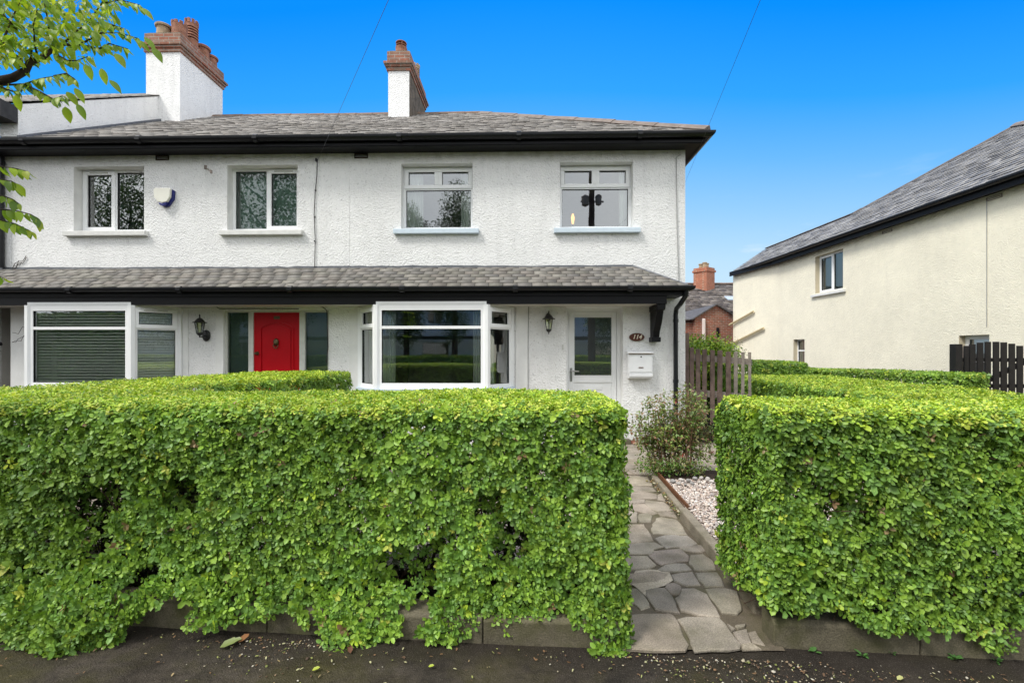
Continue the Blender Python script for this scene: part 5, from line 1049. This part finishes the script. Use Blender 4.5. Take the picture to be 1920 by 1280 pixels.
for o_ in ops: window('window' if o_[2] > .5 else 'door', OF, *o_, [(o_[0], (o_[0] + o_[1]) / 2, o_[2], o_[3], 'f'), ((o_[0] + o_[1]) / 2, o_[1], o_[2], o_[3], 'f')] if o_[2] > .5 else [(o_[0], o_[1], o_[2], o_[3], 'f')], OH, dep=-.1, fw=.07)
mb = MB(); mb.quad((46, -17.0, 4.9), (-32, -17.0, 4.9), (-32, -21, 7.2), (46, -21, 7.2)); mb.quad((-32, -25, 4.9), (46, -25, 4.9), (46, -21, 7.2), (-32, -21, 7.2)); mb.box(-31, 45.2, -17.1, -16.3, 2.35, 2.55); mb.build('roof', MSLATE2, OH)
mb = MB(); mb.box(-31, 45, -18.6, -18.5, -.05, 4.9, 0); mb.build('room_back', MINT, OH)
PO = empty('telegraph_pole', (3.3, -6.6, 0), 'timber telegraph pole across the pavement, mirrored in the upper window', 'pole'); mb = MB(); mb.tube([(3.3, -6.6, -.1), (3.3, -6.6, 10.4)], [.17, .13], 10); mb.build('post', MBARK, PO)
mb = MB(); mb.lathe([(.05, 0), (.17, .06), (.19, .5), (.05, .6)], (2.98, -6.6, 8.35), 14); mb.lathe([(.05, 0), (.13, .06), (.15, .45), (.05, .55)], (3.62, -6.6, 8.4), 14); mb.tube([(2.75, -6.6, 8.6), (3.85, -6.6, 8.6)], .05, 6); mb.build('junction_box', MWOODG, PO)

# ================================================================== HEDGES
C_OLD = np.array([(.180, .320, .038), (.215, .360, .043), (.135, .260, .042), (.250, .400, .050), (.145, .275, .052)])
C_NEW = np.array([(.40, .54, .04), (.49, .58, .06), (.34, .50, .04), (.56, .60, .10)])
C_DRY = np.array([(.30, .22, .10), (.26, .16, .08)])
HSEED = 0
def hedge(name, A, B, w, z0, h, label, dens, L=.034, r=.09, lo=False, bulge=.03, push=None, gap=.0, seed=0, inner=0, new_top=.75, twigs=900, fringe=None, cat='hedge', skew=0.0):
    """dens: shoots per square metre on bneg, bpos, top, enda, endb"""
    rg = np.random.default_rng(50 + seed); A = np.array(A, float); B = np.array(B, float); d = B - A; LL = np.linalg.norm(d); d /= LL; nb = np.array([-d[1], d[0]])
    e = empty(name, (*(A + B) / 2, 0), label, cat); pts = []; tops = []
    H = h - z0
    for key, dn in dens.items():
        ar = {'bneg': LL * H, 'bpos': LL * H, 'top': LL * w, 'enda': w * H, 'endb': w * H}[key]; n = int(ar * dn); 
        a = rg.uniform(0, LL, n); b = rg.uniform(-w / 2, w / 2, n); z = rg.uniform(z0, h, n)
        if key == 'bneg': b[:] = -w / 2
        if key == 'bpos': b[:] = w / 2
        if key == 'top': z[:] = h
        if key == 'enda': a[:] = 0
        if key == 'endb': a[:] = LL
        pts.append(np.stack([a, b, z], 1)); tops.append(np.full(n, key == 'top'))
    p = np.concatenate(pts); tp = np.concatenate(tops); n = len(p)
    q = np.stack([np.clip(p[:, 0], r, LL - r), np.clip(p[:, 1], -w / 2 + r, w / 2 - r), np.minimum(p[:, 2], h - r)], 1)
    nn = nrmz(p - q + 1e-6); s = q + nn * r
    wp = np.stack([A[0] + d[0] * s[:, 0] + nb[0] * s[:, 1], A[1] + d[1] * s[:, 0] + nb[1] * s[:, 1], s[:, 2]], 1)
    wn_ = np.stack([d[0] * nn[:, 0] + nb[0] * nn[:, 1], d[1] * nn[:, 0] + nb[1] * nn[:, 1], nn[:, 2]], 1)
    side = 1 - np.clip(wn_[:, 2], 0, 1)
    if fringe is not None:
        keep = (s[:, 2] > fringe(wp)) | tp; 
    else: keep = np.ones(n, bool)
    dep = np.where(tp, rg.exponential(.018, n), rg.exponential(.042, n))
    if gap:
        g_ = vnoise(wp * np.array([1, 1, 1.1]), 7.0, seed) + .45 * vnoise(wp, 13, seed + 1); pr = np.clip((g_ - .66) / .45, 0, 1) * side * np.clip((h - .10 - wp[:, 2]) / .15, 0, 1) * np.clip(1 - 1.6 * np.abs(wn_ @ np.array([d[0], d[1], 0])), 0, 1)
        keep &= rg.random(n) > pr * gap; dep = dep + pr * gap * .14
    wp = wp + wn_ * (bulge * vnoise(wp, 3.3, seed + 2) * (side * .8 + .2) + bulge * .6 * vnoise(wp, 9, seed + 3) * (.25 + .75 * side) - dep)[:, None]
    wp[:, 2] += np.where(tp, .012 * vnoise(wp, 1.7, seed + 5), 0)
    if push is not None: wp[:, 1] -= push(wp) * (~tp)
    if skew: wp[:, 1] -= skew * np.clip(.75 - wp[:, 2], 0, 1)
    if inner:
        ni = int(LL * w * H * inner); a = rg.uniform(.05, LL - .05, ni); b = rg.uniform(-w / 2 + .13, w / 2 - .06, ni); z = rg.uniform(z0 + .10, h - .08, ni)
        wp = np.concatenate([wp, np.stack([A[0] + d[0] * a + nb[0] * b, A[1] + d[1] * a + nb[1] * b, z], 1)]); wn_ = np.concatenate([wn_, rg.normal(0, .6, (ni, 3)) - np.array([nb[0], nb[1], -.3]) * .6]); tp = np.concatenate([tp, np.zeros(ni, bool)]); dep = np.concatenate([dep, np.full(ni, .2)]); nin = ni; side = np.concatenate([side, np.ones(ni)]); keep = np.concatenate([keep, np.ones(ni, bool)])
    wp, wn_, tp, dep, side = wp[keep], wn_[keep], tp[keep], dep[keep], side[keep]; n = len(wp)
    ax = nrmz(wn_ + np.array([0, 0, .22]) + rg.normal(0, .34, (n, 3)))
    K = 5; sh = rg.uniform(.6, 1.45, n) * np.where(tp, .72, 1.0)
    big = rg.random(n) < .10; sh = np.where(big & ~tp, sh * 1.35, sh)
    p1 = nrmz(np.cross(ax, rg.normal(size=(n, 3)))); p2 = np.cross(ax, p1)
    young = rg.random(n) < np.where(tp, new_top, np.where(wp[:, 2] > h - .07, .30, .03))
    tone = vnoise(wp, 2.3, seed + 7)[:, None] * .16 + 1; dry = rg.random(n) < .005
    base = C_OLD[rg.integers(0, 5, n)] * tone; yn = C_NEW[rg.integers(0, 4, n)] * (1 + .10 * vnoise(wp, 4, seed + 8)[:, None])
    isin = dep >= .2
    colr = np.where(young[:, None], yn * .9 + base * .1, base); colr = np.where(dry[:, None], C_DRY[rg.integers(0, 2, n)], colr); colr = np.where((isin & ~tp)[:, None] & (inner > 0), np.array([.045, .062, .018]) * rg.uniform(.6, 1.4, (n, 1)), colr)  # inner leaves coloured near black, painting in the deep shade between the outer leaves
    PP, DD, NN, LN, WD, CC = [], [], [], [], [], []
    for k in range(K):
        ang = [0.15, math.pi + .1, math.pi / 2, -math.pi / 2, .8][k]; back = [.0, .0, .012, .012, .03][k]; ti = [.95, .95, 1.25, 1.25, 1.35][k]
        a_ = ang + rg.normal(0, .25, n); pr = p1 * np.cos(a_)[:, None] + p2 * np.sin(a_)[:, None]; th = ti + rg.normal(0, .2, n)
        dd = nrmz(ax * np.cos(th)[:, None] + pr * np.sin(th)[:, None] + np.array([0, 0, -.10])); up = nrmz(ax * np.sin(th)[:, None] - pr * np.cos(th)[:, None])
        ln = L * sh * rg.uniform(.7, 1.15, n) * [.78, .78, 1.05, 1.05, 1.0][k]
        PP.append(wp - ax * (back * L / .034) + pr * .002); DD.append(dd); NN.append(up); LN.append(ln); WD.append(ln * rg.uniform(.54, .74, n))
        CC.append(colr * rg.uniform(.8, 1.2, (n, 1)))
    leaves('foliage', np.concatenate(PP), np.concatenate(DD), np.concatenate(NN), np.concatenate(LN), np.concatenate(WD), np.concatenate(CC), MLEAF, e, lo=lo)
    # inner leaves and twigs
    if twigs:
        a = rg.uniform(.02, LL - .02, twigs); b = rg.uniform(-w / 2 + .05, w / 2 - .05, twigs); z = rg.uniform(z0 * .3, h - .12, twigs)
        P0 = np.stack([A[0] + d[0] * a + nb[0] * b, A[1] + d[1] * a + nb[1] * b, z], 1); v = rg.normal(size=(twigs, 3)) * np.array([.55, .55, .6]) + np.array([0, 0, .55]); v = nrmz(v) * rg.uniform(.08, .26, (twigs, 1))
        rel = np.stack([a, b], 1) + np.stack([v[:, 0] * d[0] + v[:, 1] * d[1], v[:, 0] * nb[0] + v[:, 1] * nb[1]], 1); P1 = P0 + v; ok = (rel[:, 0] > .04) & (rel[:, 0] < LL - .04) & (np.abs(rel[:, 1]) < w / 2 - .01); P1[:, 2] = np.minimum(P1[:, 2], h - .05); P0, P1 = P0[ok], P1[ok]
        sticks('branches', P0, P1, .0035, .0016, MTWIG, e)
        m = int(LL / .16); a = .18 + (np.arange(m) + rg.uniform(.2, .8, m)) / m * (LL - .36); b = rg.normal(0, .10 * w, m)
        P0 = np.stack([A[0] + d[0] * a + nb[0] * b, A[1] + d[1] * a + nb[1] * b, np.full(m, .0)], 1); P1 = P0 + np.stack([rg.normal(0, .07, m), rg.normal(0, .12, m), np.full(m, h * .72)], 1)
        sticks('stem', P0, P1, .014, .007, MBARK, e)
    return e
def fr_left(p):
    return .045 + .05 * np.sin(p[:, 0] * 4.1 + 1) + .045 * np.sin(p[:, 0] * 9.3 + .5) + .05 * vnoise(p, 14, 78) + np.where(p[:, 0] < -2.05, -.16, 0) + .14 * np.exp(-((p[:, 0] + 1.86) / .14) ** 2)
def push_left(p):
    b = np.exp(-((p[:, 0] + 2.35) / .33) ** 2) * np.exp(-((p[:, 2] - .12) / .22) ** 2) * .20
    return b + np.clip(.30 - p[:, 2], 0, 1) * (.33 + .10 * vnoise(p, 7.5, 77))
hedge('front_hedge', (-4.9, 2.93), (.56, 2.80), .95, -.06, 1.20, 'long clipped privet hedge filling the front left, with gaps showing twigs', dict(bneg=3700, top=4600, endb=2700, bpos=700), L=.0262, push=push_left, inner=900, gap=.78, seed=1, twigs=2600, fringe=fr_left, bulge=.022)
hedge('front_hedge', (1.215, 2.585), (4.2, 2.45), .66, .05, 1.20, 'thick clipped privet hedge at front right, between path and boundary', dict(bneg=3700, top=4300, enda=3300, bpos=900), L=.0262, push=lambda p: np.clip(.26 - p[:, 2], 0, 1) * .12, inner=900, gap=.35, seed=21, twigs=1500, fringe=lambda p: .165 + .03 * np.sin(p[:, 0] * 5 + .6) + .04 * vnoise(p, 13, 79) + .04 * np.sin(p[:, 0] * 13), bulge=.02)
hedge('dividing_hedge', (-3.62, 3.30), (-3.20, 6.75), 1.42, .05, 1.20, 'clipped hedge between the two gardens, ending below the red door', dict(bneg=1500, top=1300, endb=700), L=.036, lo=True, gap=.3, seed=31, twigs=0)
hedge('boundary_hedge', (4.42, 2.75), (4.72, 8.6), 1.72, .05, 1.06, 'wide low boundary hedge running back on the right, dark leafy side', dict(bpos=1500, top=900, endb=500), L=.038, lo=True, gap=.35, seed=41, twigs=400)
hedge('boundary_hedge', (4.72, 8.75), (4.98, 10.9), 1.42, .05, 1.30, 'taller hedge block behind the end of the wide boundary hedge', dict(bpos=1100, enda=1100, top=900, bneg=500), L=.042, lo=True, seed=51, twigs=0, new_top=.45)
hedge('garden_hedge', (7.28, 7.35), (5.75, 11.3), .62, .05, 1.15, 'narrow browned hedge in front of the cream house, ending at the black gate', dict(bneg=500, bpos=1500, top=1300, enda=1500), L=.040, lo=True, gap=.3, seed=61, twigs=300, new_top=.22)

# loose sprigs hanging from the bottom of the front hedge belong to its foliage; ivy and shrubs follow
def crown(name, P, rad, L, cols, mat, parent, n_per=26, lo=True, seed=0, droop=.1):
    rg = np.random.default_rng(200 + seed); P = np.asarray(P, float); n = len(P)
    Q = np.repeat(P, n_per, 0); m = len(Q); off = nrmz(rg.normal(size=(m, 3))) * (rad * rg.uniform(.25, 1, m) ** .6)[:, None]; Q = Q + off
    D = nrmz(off / rad + rg.normal(0, .7, (m, 3)) + np.array([0, 0, -droop])); N = nrmz(off / rad * .6 + np.array([0, 0, .8]) + rg.normal(0, .5, (m, 3)))
    ln = L * rg.uniform(.6, 1.2, m); cols = np.asarray(cols); tone = np.repeat(rg.uniform(.7, 1.25, n), n_per)[:, None]
    return leaves(name, Q, D, N, ln, ln * rg.uniform(.4, .6, m), cols[rg.integers(0, len(cols), m)] * tone * rg.uniform(.85, 1.15, (m, 1)), mat, parent, lo=lo)

# rose shrub
rs = empty('rose_shrub', (1.95, 5.3, .08), 'straggly rose shrub with bare brown stems at the house corner', 'shrub'); mb = MB(); tips = []
rr = random.Random(5)
for i in range(34):
    b0 = Vector((1.53 + rr.random() * .46, 5.22 + rr.random() * .26, .08)); sx_ = (b0.x - 1.76) * .5 + rr.gauss(0, .10); sy_ = rr.gauss(0, .09); hh = rr.uniform(.42, .92) * (1 - .35 * abs(sx_)); 
    pts = [b0]; 
    for k in range(1, 6): pts.append(b0 + Vector((sx_ * (k / 5) ** 1.2 + rr.gauss(0, .012), sy_ * k / 5 + rr.gauss(0, .012), hh * k / 5)))
    mb.tube(pts, [.008, .0065, .0055, .0045, .0035, .002], 5)
    for k in range(2, 6):
        for j in range(2):
            q = pts[k] + Vector((rr.gauss(0, .07), rr.gauss(0, .06), rr.uniform(.0, .07))); mb.tube([pts[k], q], [.003, .0015], 4); tips.append((q, k))
mb.build('stem', plain('rose_stem', (.27, .165, .10), .8, .2, .5, 30, .3), rs)
n = len(tips); T = np.array([tuple(t[0]) for t in tips]); kk = np.array([t[1] for t in tips]); T = T[(kk > 2) | (RNG.random(n) < .5)]
crown('foliage', T, .080, .043, [(.15, .23, .065), (.18, .27, .07), (.25, .23, .10), (.22, .31, .06), (.30, .17, .10)], MLEAF, rs, 27, seed=3)
low = np.array([(1.32 + rr.random() * .75, 5.12 + rr.random() * .3, .10 + rr.random() * .14) for _ in range(46)]); crown('ground_leaves', low, .07, .04, [(.13, .25, .05), (.18, .28, .06), (.23, .21, .08)], MLEAF, rs, 26, seed=4)
fp = np.array([tuple(at(1267, 752, 5.3)), tuple(at(1335, 846, 5.4)), tuple(at(1280, 852, 5.15)), tuple(at(1206, 795, 5.25))])[:3]
crown('flower', fp, .022, .02, [(.5, .06, .06), (.6, .10, .10), (.42, .03, .05)], MPET, rs, 22, seed=5)
# yellow-green bush behind the gate
bp = np.array([[3.75 + rr.gauss(0, .42), 10.6 + rr.gauss(0, .35), rr.uniform(.5, 1.75) ] for _ in range(150)]); bp[:, 0] += .35; bp[:, 2] = np.minimum(bp[:, 2], 1.98 - .6 * np.abs(bp[:, 0] - 4.0))
bu = empty('bush', (3.75, 10.6, 0), 'bright yellow green bush behind the wooden gate by the house corner', 'bush')
crown('foliage', bp, .20, .075, [(.32, .45, .04), (.40, .50, .05), (.22, .36, .04), (.13, .24, .04)], MLEAF, bu, 90, seed=6)
mb = MB()
for i in range(9): mb.tube([(3.75 + rr.gauss(0, .05), 10.6, 0), (3.75 + rr.gauss(0, .25), 10.6 + rr.gauss(0, .2), 1.1)], [.02, .008], 5)
mb.build('stem', MBARK, bu)
# small grey-green shrub further back by the brick wall
sp_ = np.array([[0, 0, 0]] * 1); c0 = at(1367, 650, 15.5); sp_ = np.array([[c0.x + rr.gauss(0, .2), c0.y + rr.gauss(0, .2), c0.z + rr.uniform(-1.4, .25)] for _ in range(40)])
sh = empty('shrub', (c0.x, c0.y, 0), 'thin greyish shrub against the far brick wall, beside the cream house', 'shrub'); crown('foliage', sp_, .16, .06, [(.22, .24, .12), (.28, .27, .16), (.15, .19, .08)], MLEAF, sh, 16, seed=7)
mb = MB(); mb.tube([(c0.x, c0.y, 0), (c0.x + .05, c0.y, c0.z - .2)], [.02, .008], 5); mb.build('stem', MBARK, sh)

# ------------------------------------------------------------------ street tree on the left, branches reaching into view
tr = empty('street_tree', (-4.35, 1.55, 0), 'young street tree on the left, its leafy branches reaching into the sky', 'tree')
mb = MB(); mb.tube([(-4.35, 1.55, -.05), (-4.33, 1.56, .3), (-4.28, 1.62, 1.2), (-4.2, 1.7, 2.3), (-4.12, 1.78, 3.2), (-4.0, 1.8, 4.3), (-3.95, 1.85, 5.4)], [.15, .12, .105, .09, .075, .05, .02], 10); mb.build('trunk', MBARK, tr, smooth=True)
bmx = MB(); tw = []
def limb(pts, r0, r1): 
    m = len(pts); bmx.tube(pts, [r0 + (r1 - r0) * i / (m - 1) for i in range(m)], 6)
Pm = lambda l: [at(x, y, Y) for x, y, Y in l]
main = Pm([(0, 152, 2.30), (25, 146, 2.30), (48, 133, 2.31), (56, 118, 2.32), (80, 108, 2.34), (100, 92, 2.36), (118, 84, 2.4), (150, 84, 2.42), (185, 92, 2.45), (205, 82, 2.5), (240, 92, 2.5)])
limb([Vector((-4.2, 1.7, 2.2)), Vector((-3.6, 1.95, 2.55)), Vector((-3.1, 2.2, 2.8))] + main[:6], .030, .011); limb(main[5:], .009, .002)
subs = [[(48, 133, 2.31), (40, 112, 2.28), (22, 96, 2.25), (5, 80, 2.22)], [(56, 118, 2.32), (60, 95, 2.3), (48, 78, 2.3)], [(72, 112, 2.33), (66, 88, 2.3), (62, 50, 2.26), (70, 18, 2.2)], [(108, 88, 2.37), (93, 62, 2.36), (88, 30, 2.3), (80, -10, 2.3)],
        [(103, 100, 2.36), (125, 114, 2.35), (145, 114, 2.35), (165, 106, 2.34)], [(118, 84, 2.4), (140, 62, 2.5), (165, 42, 2.55), (190, 8, 2.6), (200, -20, 2.6)], [(165, 42, 2.55), (205, 45, 2.55), (235, 55, 2.55)], [(150, 84, 2.42), (190, 62, 2.45), (225, 62, 2.5), (258, 72, 2.5)],
        [(0, 160, 2.30), (45, 158, 2.3), (75, 148, 2.28), (102, 143, 2.25)], [(45, 158, 2.30), (75, 172, 2.26), (100, 186, 2.22), (118, 180, 2.2)], [(0, 163, 2.3), (25, 172, 2.3), (42, 170, 2.3)], [(102, 143, 2.25), (125, 138, 2.22), (142, 150, 2.2)], [(30, 55, 2.3), (0, 20, 2.3), (-20, 0, 2.3)],
        [(190, 8, 2.6), (225, 0, 2.6), (262, 10, 2.6)], [(5, 80, 2.22), (20, 40, 2.3), (40, 0, 2.3)]]
for s_ in subs:
    q = Pm(s_); limb(q, .0055, .0018); tw.append(q)
tw += [main[7:]]
# low sprays in front of the house wall, and the rest of the crown outside the picture
low = [[(-60, 300, 2.4), (0, 312, 2.42), (30, 316, 2.44), (54, 322, 2.46)], [(-60, 330, 2.3), (0, 336, 2.34), (22, 340, 2.36), (40, 350, 2.4)], [(-50, 356, 2.4), (0, 366, 2.4), (20, 372, 2.4), (36, 382, 2.4)], [(-60, 385, 2.36), (0, 392, 2.38), (35, 396, 2.4), (58, 402, 2.42), (73, 412, 2.44)], [(-60, 408, 2.4), (0, 412, 2.42), (30, 420, 2.42), (58, 434, 2.44)], [(-60, 512, 2.4), (-20, 514, 2.4), (6, 520, 2.4)]]
lowtw = []
for s_ in low:
    q = Pm(s_); c0_ = Vector((-4.15, 1.75, q[0].z + rr.uniform(.1, .5))); limb([c0_, c0_.lerp(q[0], .4) + Vector((rr.gauss(0, .05), rr.gauss(0, .1), rr.uniform(.05, .2))), c0_.lerp(q[0], .75) + Vector((0, rr.gauss(0, .06), rr.uniform(.03, .12)))] + q, .007, .0018); tw.append(q); lowtw.append(q)
for i in range(46):
    a = rr.uniform(0, 6.28); z = rr.uniform(2.6, 5.2); s0 = Vector((-4.1, 1.75, z - .3)); ll = rr.uniform(.6, 1.15); q = [s0 + Vector((math.cos(a) * ll * t - .15 * t, math.sin(a) * ll * t, .45 * t - .25 * t * t + rr.gauss(0, .02))) for t in (0, .35, .65, 1)]
    if q[-1].x > -3.1 + .3 * (q[-1].y - 1.8) - .0: continue
    limb(q, .010, .002); tw.append(q[1:])
bmx.build('branches', MBARK, tr, smooth=True)
LP, LD, LNn, LL_, LC = [], [], [], [], []
cl = [(.21, .33, .03), (.26, .38, .035), (.33, .44, .04), (.15, .26, .035), (.40, .46, .05)]
NLOW = len(tw)
for qi, q in enumerate(tw):
    lowq = any(q is z_ for z_ in lowtw); tot = sum((q[i + 1] - q[i]).length for i in range(len(q) - 1)); k = max(6, int(tot / (.021 if lowq else .013))); 
    for j in range(k):
        t = j / (k - 1) * (len(q) - 1); i = min(int(t), len(q) - 2); p = q[i].lerp(q[i + 1], t - i); dv = (q[i + 1] - q[i]).normalized(); sd = dv.cross(Vector((0, 0, 1))).normalized() * (1 if j % 2 else -1)
        LP.append(p); LD.append(dv * .55 + sd * rr.uniform(.25, .8) + Vector((rr.gauss(0, .2), rr.gauss(0, .2), -rr.uniform(.35, .95) - (.7 if lowq else 0) * rr.random()))); LNn.append(Vector((rr.gauss(0, .35), -.35 + rr.gauss(0, .35), .8))); LL_.append(rr.uniform(.036, .060) * (.7 if j > k - 2 else 1) * (1.25 if lowq else 1)); c_ = cl[4] if j > k - 3 and rr.random() < .6 else rr.choice(cl[:4]); LC.append(c_)
# the thick of the crown around the branches at the picture's edge
for i in range(1700):
    x = rr.uniform(-60, 215); y = rr.uniform(-60, 118)
    if y > 125 - .50 * x + 35 or x - 235 > 0: 
        if rr.random() < .9: continue
    p = at(x, y, rr.uniform(2.15, 2.85)); LP.append(p); LD.append(Vector((rr.gauss(.35, .5), rr.gauss(0, .5), -rr.uniform(.1, .9)))); LNn.append(Vector((rr.gauss(0, .4), rr.gauss(-.3, .4), .8))); LL_.append(rr.uniform(.030, .058)); LC.append(rr.choice(cl))
for x, y, a in [(122, 200, .2), (145, 195, .4), (140, 165, .5), (205, 150, .7), (160, 120, .3), (262, 15, .9), (255, 75, .9), (285, 90, .6), (30, 178, .1), (125, 172, .6), (270, 70, .7), (215, 100, .6), (190, 128, .2)]:
    p = at(x, y, 2.25); LP.append(p); LD.append(Vector((a, .1, -1.0 + .5 * a))); LNn.append(Vector((.3, -.6, .5))); LL_.append(.075); LC.append(rr.choice(cl[:3]))
ar = lambda l: np.array([tuple(v) for v in l], float)
L_ = np.array(LL_); leaves('foliage', ar(LP), ar(LD), ar(LNn), L_, L_ * RNG.uniform(.42, .56, len(L_)), np.array(LC) * RNG.uniform(.85, 1.15, (len(L_), 1)), MTLEAF, tr, fold=.30, curl=.30, hi=True)
for i, (x, y, h, w, lb) in enumerate([(-14.5, -10.5, 14, 3.6, 'broad leafy street tree across the road, mirrored in the green blinds window'), (-3.6, -10.2, 11, 1.1, 'slender leafy street tree across the road, mirrored in the middle window'), (5.8, -11.0, 7.4, 2.2, 'lower street tree across the road at right, mirrored in the bay window'), (-22.5, -10.5, 12.5, 3.2, 'far left street tree across the road, mirrored in the left upper window'), (17, -12.5, 9.5, 3.4, 'rounded street tree across the road far right, mirrored in the left bay side light'), (-6.3, -10.6, 10, 1.2, 'narrow street tree across the road, mirrored at the edge of the middle window')]):
    e = empty('street_tree', (x, y, 0), lb, 'tree'); mb = MB(); mb.tube([(x, y, -.05), (x + .05, y, 1.2), (x, y + .05, h * .45), (x + .1, y, h * .8)], [.2, .16, .13, .04], 8)
    for k in range(10): a = k * 2.4; z = h * (.35 + .04 * k); mb.tube([(x, y, z), (x + math.cos(a) * w * .6, y + math.sin(a) * w * .6, z + w * .5)], [.06, .015], 5)
    mb.build('trunk', MBARK, e); rg = np.random.default_rng(70 + i); cc = rg.normal(size=(260, 3)); cc = nrmz(cc) * rg.uniform(.35, 1, (260, 1)) ** .5; cc = cc * np.array([w, w, h * .40]) + np.array([x, y, h * .58])
    crown('crown', cc, .30 + .13 * w, .10 + .03 * w, [(.06, .12, .03), (.08, .15, .035), (.045, .09, .025)], MLEAF, e, 60, seed=90 + i)
hedge('street_hedge', (34, -9.6), (-30, -9.6), .9, .02, 1.3, 'long clipped hedge across the road, mirrored in the bay window', dict(bneg=160, bpos=260, top=200), L=.10, lo=True, seed=95, twigs=0)
hedge('street_hedge', (-15.5, -9.0), (-36, -9.0), 1.6, .02, 3.4, 'tall dark hedge across the road, mirrored in the left bay window', dict(bneg=110, bpos=220, top=100), L=.14, lo=True, seed=96, twigs=0, new_top=.2)
